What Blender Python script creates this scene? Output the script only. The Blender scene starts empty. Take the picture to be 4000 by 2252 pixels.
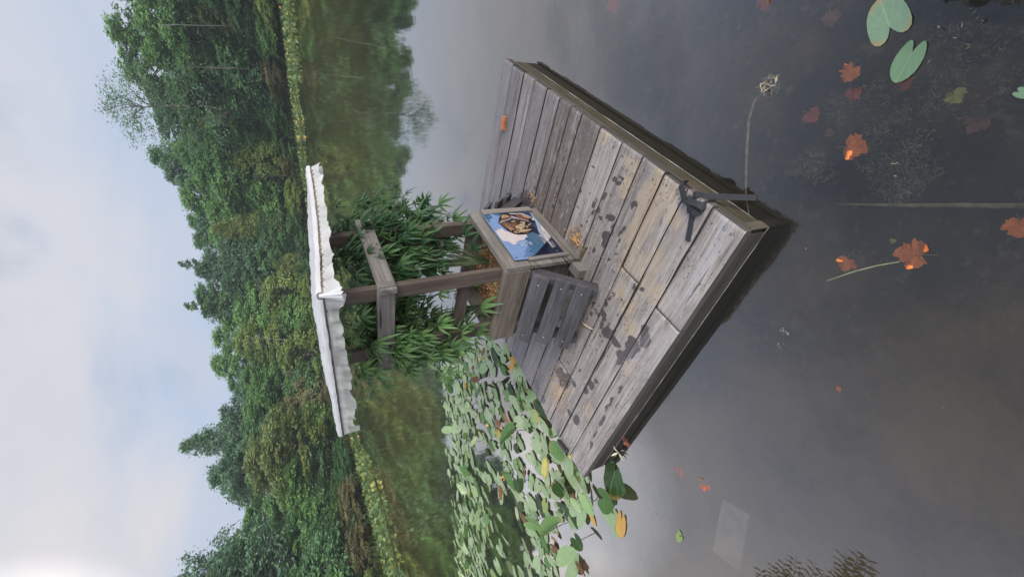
import bpy, bmesh, math, random
from mathutils import Vector, Matrix, noise
R = random.Random(7)
sc = bpy.context.scene
COL = sc.collection
rad = math.radians

# ------------------------------------------------------------------ camera (phone held on its side)
FPX, PIT, ROL, HC = 1622.26, 0.463, -0.1727, 1.75
cp, sp = math.cos(PIT), math.sin(PIT)
FW = Vector((0, cp, -sp)); UPV = Vector((0, sp, cp)); RX = Vector((1, 0, 0))
IX = -UPV * math.cos(ROL) + RX * math.sin(ROL)
IY = -RX * math.cos(ROL) - UPV * math.sin(ROL)
CAM = Vector((0, 0, HC))
cd = bpy.data.cameras.new('camera'); co = bpy.data.objects.new('camera', cd); COL.objects.link(co)
cd.sensor_fit = 'HORIZONTAL'; cd.sensor_width = 36; cd.lens = FPX / 4000 * 36
cd.clip_start = 0.02; cd.clip_end = 2000
m = Matrix((IX, -IY, -FW)).transposed().to_4x4(); m.translation = CAM
co.matrix_world = m
sc.camera = co

def ray(px, py): return IX * (px - 2000) + IY * (py - 1126) + FW * FPX
def gp(px, py, z=0.0):                       # where a line of sight meets the level z
    r = ray(px, py); return CAM + r * ((z - HC) / r.z)
def gd(x, y, z=0.0): return gp(x / .644, y / .644, z)

# dock frame
YAW, DZ = 0.7776, 0.1684
N0 = Vector((0.0611, 1.0451, 0))
E1 = Vector((math.cos(YAW), math.sin(YAW), 0)); E2 = Vector((-math.sin(YAW), math.cos(YAW), 0))
def L2W(x, y, z=0.0): return N0 + E1 * x + E2 * y + Vector((0, 0, DZ + z))
def dk(px, py, h=0.0):
    d = gp(px, py, DZ + h) - N0; return (d.dot(E1), d.dot(E2))
def z3(x, y): return (1750 + x * .4828, 700 + y * .4828)
def z4(x, y): return (1850 + x * .5517, 200 + y * .5517)
def z5(x, y): return (1900 + x * .6552, 1000 + y * .6552)

# ------------------------------------------------------------------ material helpers
def newmat(name):
    mt = bpy.data.materials.new(name); mt.use_nodes = True
    nt = mt.node_tree; nt.nodes.clear()
    out = nt.nodes.new('ShaderNodeOutputMaterial')
    return mt, nt, out
class NB:
    def __init__(s, nt): s.nt = nt
    def n(s, t, **k):
        nd = s.nt.nodes.new(t)
        for a, v in k.items(): setattr(nd, a, v)
        return nd
    def l(s, a, b): s.nt.links.new(a, b)
    def inp(s, sock, v):
        if hasattr(v, 'is_output') or isinstance(v, bpy.types.NodeSocket): s.l(v, sock)
        elif v is not None:
            if isinstance(v, tuple) and len(v) == 3 and sock.type == 'RGBA': v = v + (1,)
            sock.default_value = v
    def math(s, op, a, b=None, c=None, clamp=False):
        nd = s.n('ShaderNodeMath', operation=op); nd.use_clamp = clamp
        s.inp(nd.inputs[0], a)
        if b is not None: s.inp(nd.inputs[1], b)
        if c is not None: s.inp(nd.inputs[2], c)
        return nd.outputs[0]
    def mix(s, f, a, b, mode='MIX'):
        nd = s.n('ShaderNodeMix', data_type='RGBA', blend_type=mode)
        s.inp(nd.inputs[0], f); s.inp(nd.inputs[6], a); s.inp(nd.inputs[7], b)
        return nd.outputs[2]
    def noise(s, vec, scale, detail=4, rough=.55, out=0, dist=0):
        nd = s.n('ShaderNodeTexNoise')
        if vec is not None: s.l(vec, nd.inputs['Vector'])
        nd.inputs['Scale'].default_value = scale; nd.inputs['Detail'].default_value = detail
        nd.inputs['Roughness'].default_value = rough; nd.inputs['Distortion'].default_value = dist
        return nd.outputs[out]
    def ramp(s, f, a, b, lo=0., hi=1.):
        nd = s.n('ShaderNodeMapRange'); nd.interpolation_type = 'SMOOTHSTEP'
        s.inp(nd.inputs[0], f); nd.inputs[1].default_value = a; nd.inputs[2].default_value = b
        nd.inputs[3].default_value = lo; nd.inputs[4].default_value = hi
        return nd.outputs[0]
    def mapv(s, vec, scale=(1, 1, 1), loc=(0, 0, 0)):
        nd = s.n('ShaderNodeMapping'); s.l(vec, nd.inputs[0])
        nd.inputs['Scale'].default_value = scale; nd.inputs['Location'].default_value = loc
        return nd.outputs[0]
    def attr(s, name, out='Color'):
        nd = s.n('ShaderNodeAttribute'); nd.attribute_name = name; return nd.outputs[out]
    def princ(s, col, rough=.8, bump=None, bs=.3, bd=.005, spec=.5, **k):
        p = s.n('ShaderNodeBsdfPrincipled')
        s.inp(p.inputs['Base Color'], col); s.inp(p.inputs['Roughness'], rough)
        s.inp(p.inputs['Specular IOR Level'], spec)
        for a, v in k.items(): s.inp(p.inputs[a.replace('_', ' ')], v)
        if bump is not None:
            b = s.n('ShaderNodeBump'); b.inputs['Strength'].default_value = bs; b.inputs['Distance'].default_value = bd
            s.l(bump, b.inputs['Height']); s.l(b.outputs[0], p.inputs['Normal'])
        return p.outputs[0]

def wood_mat(name, ca, cb, dark=(.05, .045, .04), moss=None, stains=False, rough=.75, knots=.8):
    mt, nt, out = newmat(name); b = NB(nt)
    uv = b.n('ShaderNodeUVMap').outputs[0]
    g1 = b.noise(b.mapv(uv, (2.2, 55, 1)), 1, 6, .65, dist=.6)
    g2 = b.noise(b.mapv(uv, (6, 190, 1)), 1, 4, .7)
    big = b.noise(b.mapv(uv, (2.0, 6, 1)), 1, 4, .6)
    col = b.mix(b.ramp(g1, .3, .72), ca, cb)
    col = b.mix(b.ramp(big, .35, .75, 0, .55), col, tuple(c * .55 for c in ca))
    col = b.mix(b.ramp(g2, .55, .70, 0, .75), col, dark)
    g3 = b.noise(b.mapv(uv, (1.6, 26, 1)), 1, 5, .7, dist=.8)
    col = b.mix(b.ramp(g3, .52, .70, 0, .7), col, tuple(c * .42 for c in ca)); col = b.mix(b.ramp(g3, .46, .28, 0, .5), col, tuple(min(1, c * 1.25) for c in cb))
    rn = b.attr('rnd', 'Fac')
    mv = b.n('ShaderNodeVectorMath', operation='SCALE'); b.l(col, mv.inputs[0]); b.l(b.math('MULTIPLY_ADD', rn, .62, .68), mv.inputs['Scale']); col = mv.outputs[0]
    # knots and checks
    vo = b.n('ShaderNodeTexVoronoi'); b.l(b.mapv(uv, (3.2, 11, 1)), vo.inputs['Vector']); vo.inputs['Scale'].default_value = 1
    kn = b.math('MULTIPLY', b.ramp(vo.outputs['Distance'], .13, .06), b.ramp(b.noise(uv, 2.3), .48, .6))
    col = b.mix(b.math('MULTIPLY', kn, knots), col, dark)
    ck = b.ramp(b.noise(b.mapv(uv, (1.1, 30, 1)), 1, 2, .5, dist=1.2), .66, .70)
    col = b.mix(b.math('MULTIPLY', ck, .85), col, tuple(c * .4 for c in dark))
    sp_ = b.ramp(b.noise(b.mapv(uv, (45, 85, 1)), 1, 2, .5), .70, .76)
    col = b.mix(b.math('MULTIPLY', sp_, .6), col, dark)
    rgh = rough
    if moss:
        tc = b.n('ShaderNodeTexCoord').outputs['Object']
        mf = b.ramp(b.noise(b.mapv(tc, (7, 7, 20)), 1, 5, .65), .42, .66)
        col = b.mix(mf, col, moss)
    if stains:
        st = b.attr('stain'); sx = b.n('ShaderNodeSeparateColor'); b.l(st, sx.inputs[0])
        tc = b.n('ShaderNodeTexCoord').outputs['Object']
        br = b.noise(b.mapv(uv, (9, 60, 1)), 1, 5, .7)
        yel = b.ramp(b.math('ADD', sx.outputs[1], b.math('MULTIPLY', b.math('SUBTRACT', br, .5), 1.9)), .3, .95, 0, .6)
        col = b.mix(yel, col, b.mix(g1, (.44, .325, .195), (.34, .255, .165)))
        wbr = b.noise(b.mapv(uv, (5, 40, 1)), 1, 4, .6)
        brn = b.math('MULTIPLY', sx.outputs[2], b.ramp(wbr, .25, .6, .55, 1))
        col = b.mix(brn, col, b.mix(g1, (.05, .035, .029), (.098, .071, .060)))
        dbr = b.math('ADD', b.math('MULTIPLY', b.noise(tc, 40, 3, .6), .5), b.math('MULTIPLY', b.noise(b.mapv(uv, (7, 75, 1)), 1, 4, .65), .5))
        wet = b.ramp(b.math('ADD', sx.outputs[0], b.math('MULTIPLY', b.math('SUBTRACT', dbr, .5), 1.9)), .25, .72)
        col = b.mix(b.math('MULTIPLY', wet, .93), col, b.mix(g1, (.040, .030, .030), (.072, .055, .054)))
        # insect and dropping specks, denser towards the landward planks
        sv = b.n('ShaderNodeTexVoronoi'); b.l(b.mapv(tc, (70, 32, 20)), sv.inputs['Vector']); sv.inputs['Scale'].default_value = 1
        sd = b.math('MULTIPLY', b.ramp(sv.outputs['Distance'], .26, .18), b.ramp(b.noise(tc, 5, 3, .6), .47, .58))
        col = b.mix(b.math('MULTIPLY', sd, .8), col, (.055, .045, .045))
        pr = b.noise(b.mapv(uv, (.8, 9, 1)), 1, 5, .6)
        col = b.mix(b.ramp(pr, .55, .75, 0, .55), col, (.19, .165, .155)); col = b.mix(b.ramp(pr, .45, .28, 0, .6), col, (.37, .355, .365))
        scf = b.ramp(b.noise(b.mapv(uv, (14, 34, 1)), 1, 6, .75, dist=.8), .52, .70, 0, .55)
        col = b.mix(b.math('MULTIPLY', scf, b.math('SUBTRACT', 1., wet)), col, (.42, .395, .385))
        sky_sheen = b.attr('stain', 'Alpha')  # alpha holds the grazing sky sheen, painted into the colour as blue grey
        col = b.mix(b.math('MULTIPLY', sky_sheen, .75), col, b.mix(b.ramp(b.noise(b.mapv(uv, (1.5, 22, 1)), 1, 4, .6), .3, .7), (.072, .067, .077), (.130, .122, .139)))
        rough = b.math('SUBTRACT', rough, b.math('MULTIPLY', sky_sheen, .28))
        rgh = b.math('SUBTRACT', rough, b.math('ADD', b.math('MULTIPLY', wet, .25), b.math('MULTIPLY', brn, .15)))
    hgt = b.math('SUBTRACT', b.math('ADD', b.math('MULTIPLY', g1, .5), b.math('MULTIPLY', g2, .3)), b.math('ADD', ck, b.math('MULTIPLY', kn, .3)))
    b.l(b.princ(col, rgh, hgt, .55, .004, .35), out.inputs[0])
    return mt

def plain(name, col, rough=.6, var=.25, scale=20, spec=.5, metallic=0., bump=.2):
    mt, nt, out = newmat(name); b = NB(nt)
    tc = b.n('ShaderNodeTexCoord').outputs['Object']
    nz = b.noise(tc, scale, 4, .6)
    c = b.mix(b.ramp(nz, .3, .7), tuple(v * (1 - var) for v in col), tuple(min(1, v * (1 + var)) for v in col))
    b.l(b.princ(c, rough, nz, bump, .003, spec, Metallic=metallic), out.inputs[0])
    return mt

def leaf_mat(name, ca, cb, trans=.3, rough=.5, hue=True, spec=.4, scale=3.0, facevar=.35, brown=None, dirt=None):
    """foliage: diffuse + translucent with per-object and per-leaf variation"""
    mt, nt, out = newmat(name); b = NB(nt)
    tc = b.n('ShaderNodeTexCoord').outputs['Object']
    oi = b.n('ShaderNodeObjectInfo').outputs['Random']
    rn = b.attr('rnd', 'Fac')
    f = b.math('ADD', b.math('MULTIPLY', b.noise(tc, scale, 3, .6), .6), b.math('MULTIPLY', rn, facevar))
    if hue: f = b.math('ADD', f, b.math('MULTIPLY', b.math('SUBTRACT', oi, .5), .35))
    c = b.mix(b.ramp(f, .2, .85), ca, cb)
    if brown:
        c = b.mix(b.ramp(b.noise(tc, 14, 4, .65), .55, .72, 0, .8), c, brown)
    if dirt:
        c = b.mix(b.ramp(b.noise(tc, 55, 3, .6), .62, .72, 0, .6), c, dirt)
    p = b.princ(c, rough, None, spec=spec)
    t = b.n('ShaderNodeBsdfTranslucent'); b.l(b.mix(.5, c, b.mix(1., c, (1.3, 1.25, .5), 'MULTIPLY')), t.inputs[0])
    mx = b.n('ShaderNodeMixShader'); mx.inputs[0].default_value = trans
    b.l(p, mx.inputs[1]); b.l(t.outputs[0], mx.inputs[2]); b.l(mx.outputs[0], out.inputs[0])
    return mt

# ------------------------------------------------------------------ mesh builder
class MB:
    def __init__(s): s.v = []; s.f = []; s.uv = []; s.r = []; s.mi = []
    def face(s, pts, uv=None, r=.5, mi=0):
        i = len(s.v); s.v += [tuple(p) for p in pts]; s.f.append(tuple(range(i, i + len(pts))))
        s.uv += uv if uv else [(p[0], p[1]) for p in pts]; s.r.append(r); s.mi.append(mi)
    def mesh(s, pts, faces, r=.5, uvf=None, mi=0):
        i = len(s.v); s.v += [tuple(p) for p in pts]
        for f in faces:
            s.f.append(tuple(i + k for k in f))
            s.uv += [(uvf(k) if uvf else (pts[k][0], pts[k][1])) for k in f]; s.r.append(r); s.mi.append(mi)
    def board(s, c, size, X=(1, 0, 0), Y=(0, 1, 0), Z=None, grain=0, r=None, jit=.0015):
        """box centred at c, size along axes X,Y,Z; uv u runs along the grain axis"""
        X = Vector(X).normalized(); Y = Vector(Y).normalized(); Z = Vector(Z).normalized() if Z else X.cross(Y).normalized()
        A = (X, Y, Z); h = [q / 2 for q in size]; c = Vector(c)
        r = R.random() if r is None else r; o = (R.uniform(0, 50), R.uniform(0, 50))
        P = {}
        for a in (-1, 1):
            for b_ in (-1, 1):
                for d in (-1, 1):
                    P[(a, b_, d)] = (c + X * h[0] * a + Y * h[1] * b_ + Z * h[2] * d + Vector([R.uniform(-jit, jit) for _ in range(3)]), (a * h[0], b_ * h[1], d * h[2]))
        i = len(s.v); keys = list(P); s.v += [tuple(P[k][0]) for k in keys]; ix = {k: i + n for n, k in enumerate(keys)}
        for ax in range(3):
            o1, o2 = [q for q in range(3) if q != ax]
            for sg in (-1, 1):
                ks = []
                for (p, q) in ((-1, -1), (1, -1), (1, 1), (-1, 1)):
                    k = [0, 0, 0]; k[ax] = sg; k[o1] = p; k[o2] = q; ks.append(tuple(k))
                flip = (sg == 1) != (ax != 1)
                if flip: ks = ks[::-1]
                s.f.append(tuple(ix[k] for k in ks)); s.r.append(r); s.mi.append(0)
                for k in ks:
                    L = P[k][1]; u = L[grain]; w = [L[q] for q in range(3) if q != grain]
                    s.uv.append((u + o[0], w[0] + w[1] + o[1]))
    def tube(s, pts, rads, seg=6, r=.5, mi=0, cap=True):
        pts = [Vector(p) for p in pts]; base = len(s.v); n = len(pts); o = R.uniform(0, 30); L = 0; prev = None
        for k, p in enumerate(pts):
            t = (pts[min(k + 1, n - 1)] - pts[max(k - 1, 0)])
            t = t.normalized() if t.length > 1e-9 else Vector((0, 0, 1))
            a = t.cross(Vector((0, 0, 1)) if abs(t.z) < .9 else Vector((1, 0, 0))).normalized() if prev is None else (prev - t * prev.dot(t)).normalized()
            prev = a; b_ = t.cross(a); rr = rads[k] if isinstance(rads, (list, tuple)) else rads
            for j in range(seg):
                an = 2 * math.pi * j / seg; s.v.append(tuple(p + (a * math.cos(an) + b_ * math.sin(an)) * rr))
        for k in range(n - 1):
            L1 = L + (pts[k + 1] - pts[k]).length
            for j in range(seg):
                j2 = (j + 1) % seg
                s.f.append((base + k * seg + j, base + k * seg + j2, base + (k + 1) * seg + j2, base + (k + 1) * seg + j)); s.r.append(r); s.mi.append(mi)
                s.uv += [(L + o, j / seg * .1), (L + o, (j + 1) / seg * .1), (L1 + o, (j + 1) / seg * .1), (L1 + o, j / seg * .1)]
            L = L1
        if cap:
            s.f.append(tuple(base + j for j in range(seg))[::-1]); s.f.append(tuple(base + (n - 1) * seg + j for j in range(seg)))
            for _ in range(2): s.r.append(r); s.mi.append(mi); s.uv += [(0, 0)] * seg
    def data(s, name, mats, smooth=False):
        me = bpy.data.meshes.new(name); me.from_pydata(s.v, [], s.f)
        u = me.uv_layers.new(name='UVMap'); flat = [q for p in s.uv for q in p]; u.data.foreach_set('uv', flat)
        a = me.attributes.new('rnd', 'FLOAT', 'FACE'); a.data.foreach_set('value', s.r)
        me.polygons.foreach_set('material_index', s.mi)
        for q in (mats if isinstance(mats, (list, tuple)) else [mats]): me.materials.append(q)
        if smooth: me.polygons.foreach_set('use_smooth', [True] * len(me.polygons))
        me.update(); return me
    def build(s, name, mats, parent=None, smooth=False, bevel=0):
        o = link(name, s.data(name, mats, smooth), parent)
        if bevel:
            md = o.modifiers.new('bevel', 'BEVEL'); md.width = bevel; md.segments = 2; md.limit_method = 'ANGLE'
        return o
def link(name, data, parent=None):
    o = bpy.data.objects.new(name, data); COL.objects.link(o)
    if parent: o.parent = parent
    return o
def empty(name, loc=(0, 0, 0), rz=0.):
    o = link(name, None); o.location = loc; o.rotation_euler = (0, 0, rz); o.empty_display_size = .1; return o
def tag(o, label, cat, group=None):
    o['label'] = label; o['category'] = cat
    if group: o['group'] = group
    return o
def kind(o, k): o['kind'] = k; return o
def fbm(x, y, z=0., s=1., o=4): return noise.fractal(Vector((x * s, y * s, z * s)), 1., 2., o)
def smooth(a, b, x): t = max(0., min(1., (x - a) / (b - a))); return t * t * (3 - 2 * t)

# ------------------------------------------------------------------ world and sun
SUN_AZ, SUN_EL = rad(152), rad(27)           # azimuth from +Y towards +X
w = bpy.data.worlds.new('World'); sc.world = w; w.use_nodes = True
nt = w.node_tree; nt.nodes.clear(); b = NB(nt)
out = b.n('ShaderNodeOutputWorld')
sky = b.n('ShaderNodeTexSky'); sky.sky_type = 'NISHITA'; sky.sun_disc = False
sky.sun_elevation = SUN_EL; sky.sun_rotation = SUN_AZ; sky.air_density = 1.2; sky.dust_density = 1.5
bgA = b.n('ShaderNodeBackground'); b.l(sky.outputs[0], bgA.inputs[0]); bgA.inputs[1].default_value = .1
tcw = b.n('ShaderNodeTexCoord').outputs['Generated']
sx = b.n('ShaderNodeSeparateXYZ'); b.l(tcw, sx.inputs[0])
X_, Y_, Z_ = sx.outputs
cl1 = b.noise(b.mapv(tcw, (2.0, 2.0, 4.6), (3.1, 1.7, .4)), 1.3, 6, .52, dist=.4)
cl2 = b.noise(b.mapv(tcw, (2.2, 2.2, 4.6), (.6, 5.2, 2.0)), 1.4, 5, .48, dist=.3)
hi = b.ramp(b.math('ADD', Z_, b.math('MULTIPLY', b.math('SUBTRACT', cl1, .5), .55)), .18, .40)
cc = b.mix(hi, (.52, .615, .785), (.715, .715, .755))
cc = b.mix(b.ramp(cl2, .42, .70, 0, .55), cc, (.625, .65, .73))
left = b.math('MULTIPLY', b.ramp(X_, .05, -.5), b.math('MULTIPLY', hi, b.ramp(cl2, .62, .4)))
cc = b.mix(b.math('MULTIPLY', left, .9), cc, (.80, .755, .735))
rt = b.math('MULTIPLY', b.ramp(X_, .0, .6), b.ramp(Z_, .55, .1))
cc = b.mix(b.math('MULTIPLY', rt, .6), cc, (.56, .63, .76))
cc = b.mix(b.ramp(Z_, .50, .78, 0, .75), cc, (.45, .56, .80))
bgB = b.n('ShaderNodeBackground'); b.l(cc, bgB.inputs[0]); bgB.inputs[1].default_value = 1.0
cov = b.math('SUBTRACT', 1.0, b.math('MULTIPLY', b.ramp(cl1, .50, .34), .28))
mx = b.n('ShaderNodeMixShader'); b.l(cov, mx.inputs[0]); b.l(bgA.outputs[0], mx.inputs[1]); b.l(bgB.outputs[0], mx.inputs[2])
dot = b.n('ShaderNodeVectorMath', operation='DOT_PRODUCT'); b.l(tcw, dot.inputs[0]); dot.inputs[1].default_value = (math.sin(rad(-30)) * math.cos(rad(27)), math.cos(rad(-30)) * math.cos(rad(27)), math.sin(rad(27)))
glow = b.math('MULTIPLY', b.ramp(dot.outputs['Value'], .974, .995), b.ramp(cl2, .8, .35, .7, 1))
b.l(b.math('ADD', b.ramp(Z_, .42, .85, 1.0, 1.8), b.math('MULTIPLY', glow, 1.15)), bgB.inputs[1])
b.l(mx.outputs[0], out.inputs[0])
sl = bpy.data.lights.new('sun', 'SUN'); so = bpy.data.objects.new('sun', sl); COL.objects.link(so)
sl.energy = 4.3; sl.angle = rad(32); sl.color = (1, .95, .88)
sd = Vector((math.sin(SUN_AZ) * math.cos(SUN_EL), math.cos(SUN_AZ) * math.cos(SUN_EL), math.sin(SUN_EL)))
so.rotation_euler = sd.to_track_quat('Z', 'Y').to_euler()
so.location = sd * 50
sc.view_settings.view_transform = 'Standard'; sc.view_settings.look = 'None'
sc.view_settings.exposure = 0; sc.view_settings.gamma = 1
sc.cycles.max_bounces = 8; sc.cycles.transparent_max_bounces = 16
sc.cycles.use_denoising = True
sc.cycles.sample_clamp_indirect = 4

# ------------------------------------------------------------------ water and pond bottom
mt, nt, out = newmat('pond water'); b = NB(nt)
geo = b.n('ShaderNodeNewGeometry').outputs['Position']
rip = b.noise(b.mapv(geo, (1.3, 2.2, 1)), 3.6, 4, .6)
rip2 = b.noise(b.mapv(geo, (1, 1, 1)), .9, 2, .5)
bp = b.n('ShaderNodeBump'); bp.inputs['Strength'].default_value = .06; bp.inputs['Distance'].default_value = .02
b.l(b.math('ADD', b.math('MULTIPLY', rip, .35), rip2), bp.inputs['Height'])
fr = b.n('ShaderNodeLayerWeight'); fr.inputs[0].default_value = .5; b.l(bp.outputs[0], fr.inputs['Normal'])
gl = b.n('ShaderNodeBsdfGlossy'); gl.inputs['Roughness'].default_value = .012; b.l(bp.outputs[0], gl.inputs['Normal'])
gl.inputs[0].default_value = (1, 1, 1, 1)
tr = b.n('ShaderNodeBsdfTransparent'); tr.inputs[0].default_value = (.80, .80, .72, 1)
df = b.n('ShaderNodeBsdfDiffuse')
sg = b.n('ShaderNodeSeparateXYZ'); b.l(geo, sg.inputs[0])
murk = b.mix(b.ramp(b.noise(geo, .55, 4, .6), .35, .65), (.022, .024, .024), (.031, .030, .026))
b.l(b.mix(b.ramp(sg.outputs[1], 4., 13.), murk, (.17, .175, .055)), df.inputs[0])
m1 = b.n('ShaderNodeMixShader'); b.l(b.ramp(sg.outputs[1], 2.5, 7., .40, .75), m1.inputs[0]); b.l(tr.outputs[0], m1.inputs[1]); b.l(df.outputs[0], m1.inputs[2])
m2 = b.n('ShaderNodeMixShader'); b.l(b.math('ADD', b.math('MULTIPLY', b.math('POWER', fr.outputs['Facing'], 1.92), .96), .024), m2.inputs[0]); b.l(m1.outputs[0], m2.inputs[1]); b.l(gl.outputs[0], m2.inputs[2])
b.l(m2.outputs[0], out.inputs[0])
M_water = mt
q = MB(); S = 160
q.face([(-S, -6, 0), (S, -6, 0), (S, S, 0), (-S, S, 0)])
kind(q.build('water', M_water), 'structure')

mt, nt, out = newmat('pond mud'); b = NB(nt)
geo = b.n('ShaderNodeNewGeometry').outputs['Position']
n1 = b.noise(geo, 1.6, 6, .62); n2 = b.noise(geo, 14, 5, .7); n3 = b.noise(geo, .7, 3, .5)
c = b.mix(b.ramp(n1, .35, .68), (.022, .021, .019), (.15, .105, .068))
c = b.mix(b.ramp(n3, .42, .66, 0, .7), c, (.020, .022, .023))
sgm = b.n('ShaderNodeSeparateXYZ'); b.l(geo, sgm.inputs[0])
c = b.mix(b.math('MULTIPLY', b.ramp(sgm.outputs[0], .3, -1.2), b.ramp(n1, .25, .6, .4, .9)), c, (.27, .18, .115))
c = b.mix(b.ramp(n2, .52, .7, 0, .5), c, (.20, .17, .12))
b.l(b.princ(c, .95, n2, .5, .03, .1), out.inputs[0])
M_mud = mt
q = MB(); n = 60
pts = []; fs = []
for j in range(n + 1):
    for i in range(n + 1):
        x = -6 + 12 * i / n; y = -2 + 14 * j / n
        z = -.30 - .22 * smooth(1.0, 5, y) + .07 * fbm(x, y, 0, .8) - .12 * smooth(-.4, 1.2, x)
        pts.append((x, y, z))
for j in range(n):
    for i in range(n): a = j * (n + 1) + i; fs.append((a, a + 1, a + n + 2, a + n + 1))
q.mesh(pts, fs)
kind(q.build('pond_bottom', M_mud, smooth=True), 'structure')
q = MB(); q.face([(-S, -6, -.9), (S, -6, -.9), (S, S, -.9), (-S, S, -.9)])
kind(q.build('deep_pond_bottom', M_mud), 'structure')

# ------------------------------------------------------------------ wood materials
W_deck = wood_mat('weathered deck boards', (.185, .158, .138), (.335, .298, .27), stains=True, rough=.72)
W_edge = wood_mat('greyed plank edges', (.05, .046, .046), (.095, .088, .086))
W_skirt = wood_mat('mossy skirt boards', (.034, .026, .018), (.068, .052, .034), dark=(.012, .010, .008), moss=(.032, .030, .012))
W_skirtd = wood_mat('wet dark skirt boards', (.034, .030, .025), (.065, .056, .044), dark=(.02, .018, .016))
W_trim = wood_mat('pale trim strip', (.070, .058, .044), (.130, .110, .082))
W_box = wood_mat('grey planter boards', (.125, .112, .10), (.235, .21, .187))
W_boxb = wood_mat('brown planter board', (.088, .072, .058), (.185, .152, .122))
W_boxd = wood_mat('dark planter boards', (.06, .052, .045), (.115, .10, .088))
W_post = wood_mat('brown posts', (.045, .034, .027), (.098, .076, .060))
W_rail = wood_mat('grey rails', (.105, .094, .088), (.19, .175, .163))
W_step = wood_mat('charcoal step slats', (.040, .039, .042), (.088, .084, .090), dark=(.018, .017, .019))
M_metal = plain('galvanised metal', (.6, .6, .6), .35, .1, 60, metallic=1., bump=.05)

# ------------------------------------------------------------------ floating dock
AX, BY = 2.286, 2.134
dock = empty('floating_dock', (N0.x, N0.y, 0), YAW)
tag(dock, 'square floating wooden platform of grey weathered planks with wet footprints', 'dock')
seams = [0, .18, .335, .487, .655, .82, 1.02, 1.21, 1.33, 1.465, 1.63, 1.80, 1.955, 2.135, AX]
butts = {0: .583, 2: .558, 3: 1.566, 6: 1.2, 9: .95}
# stains: (x, y, rx, ry, angle, strength)
wet_shade = []; yelb = []
def addw(p, r1, r2=None, st=1.):
    x, y = dk(*p); wet_shade.append((x, y, r1 * .72 if r1 > .02 else r1, (r2 or r1) * (.72 if (r2 or r1) > .014 else 1), R.uniform(0, 3), st))
def addy(p, r1, r2, st=1.):
    x, y = dk(*p); yelb.append((x, y, r1, r2, 0, st))
for p, r1, r2 in [((640, 280), .03, .02), ((655, 325), .025, .02), ((628, 345), .02, .015), ((672, 350), .022, .02), ((690, 405), .04, .03), ((722, 455), .075, .05), ((770, 510), .07, .04),
                  ((862, 550), .085, .06), ((880, 520), .07, .05), ((945, 440), .06, .04), ((950, 500), .05, .07), ((800, 590), .045, .055), ((790, 630), .04, .03), ((835, 590), .05, .03),
                  ((625, 770), .05, .05), ((595, 800), .04, .03), ((655, 745), .03, .03), ((495, 930), .04, .03), ((540, 975), .07, .045), ((470, 740), .12, .08), ((440, 700), .08, .08), ((520, 755), .05, .03),
                  ((712, 262), .02, .02), ((600, 375), .022, .016), ((880, 185), .035, .012), ((925, 195), .03, .02), ((560, 265), .03, .012), ((700, 350), .02, .03), ((740, 250), .02, .012), ((300, 760), .08, .05), ((340, 850), .06, .04)]:
    addw(z5(*p), r1, r2)
for p, r1, r2 in [((925, 1030), .045, .02), ((880, 1130), .035, .025), ((900, 1180), .03, .02), ((970, 1180), .04, .022), ((935, 1300), .05, .035), ((925, 1350), .05, .03), ((985, 1280), .03, .015), ((1135, 1085), .04, .02),
                  ((1120, 1110), .03, .015), ((1060, 1265), .045, .012), ((1030, 1290), .03, .01), ((855, 1080), .025, .018), ((850, 1140), .02, .015), ((1030, 930), .03, .02), ((1000, 900), .012, .03), ((1050, 890), .012, .03), ((850, 1410), .03, .015)]:
    addw(z4(*p), r1, r2)
addw(z5(735, 880), .11, .010); addw(z5(695, 980), .09, .012); addw(z5(650, 1060), .06, .012); addw(z5(625, 1130), .06, .012); addw(z5(800, 790), .05, .008)
for p, r1, r2 in [((1120, 810), .08, .05), ((1240, 1060), .10, .12), ((1320, 970), .10, .08), ((1150, 1300), .09, .20), ((1230, 1150), .10, .13), ((1420, 1180), .07, .07), ((1330, 870), .05, .08), ((930, 600), .05, .08), ((1080, 950), .06, .1), ((1380, 1060), .06, .1), ((1100, 1390), .07, .1)]:
    addy(z4(*p), r1, r2, .85)
for p, r1, r2 in [((900, 60), .1, .12), ((960, 180), .09, .1), ((850, 300), .07, .12), ((1010, 240), .06, .1), ((860, 420), .07, .1), ((830, 40), .08, .1), ((610, 920), .07, .09), ((850, 660), .06, .09), ((420, 800), .10, .08), ((800, 200), .06, .1), ((470, 570), .05, .06), ((1000, 20), .09, .12)]:
    addy(z5(*p), r1, r2, .75)
for k in range(140):   # splashes round the planter
    a = R.uniform(0, 6.28); d_ = R.uniform(.38, .75); x = 1.02 + d_ * math.cos(a); y = .95 + d_ * math.sin(a)
    if x < .9 or y < .8: wet_shade.append((x, y, R.uniform(.006, .022), R.uniform(.005, .014), R.uniform(0, 3), .9))
wet_shade.append((1.58, .78, .12, .07, .6, 1.)); wet_shade.append((1.5, .98, .12, .2, 0, 1.))  # wet black patches with the shadow beside the far steps painted in
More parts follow.
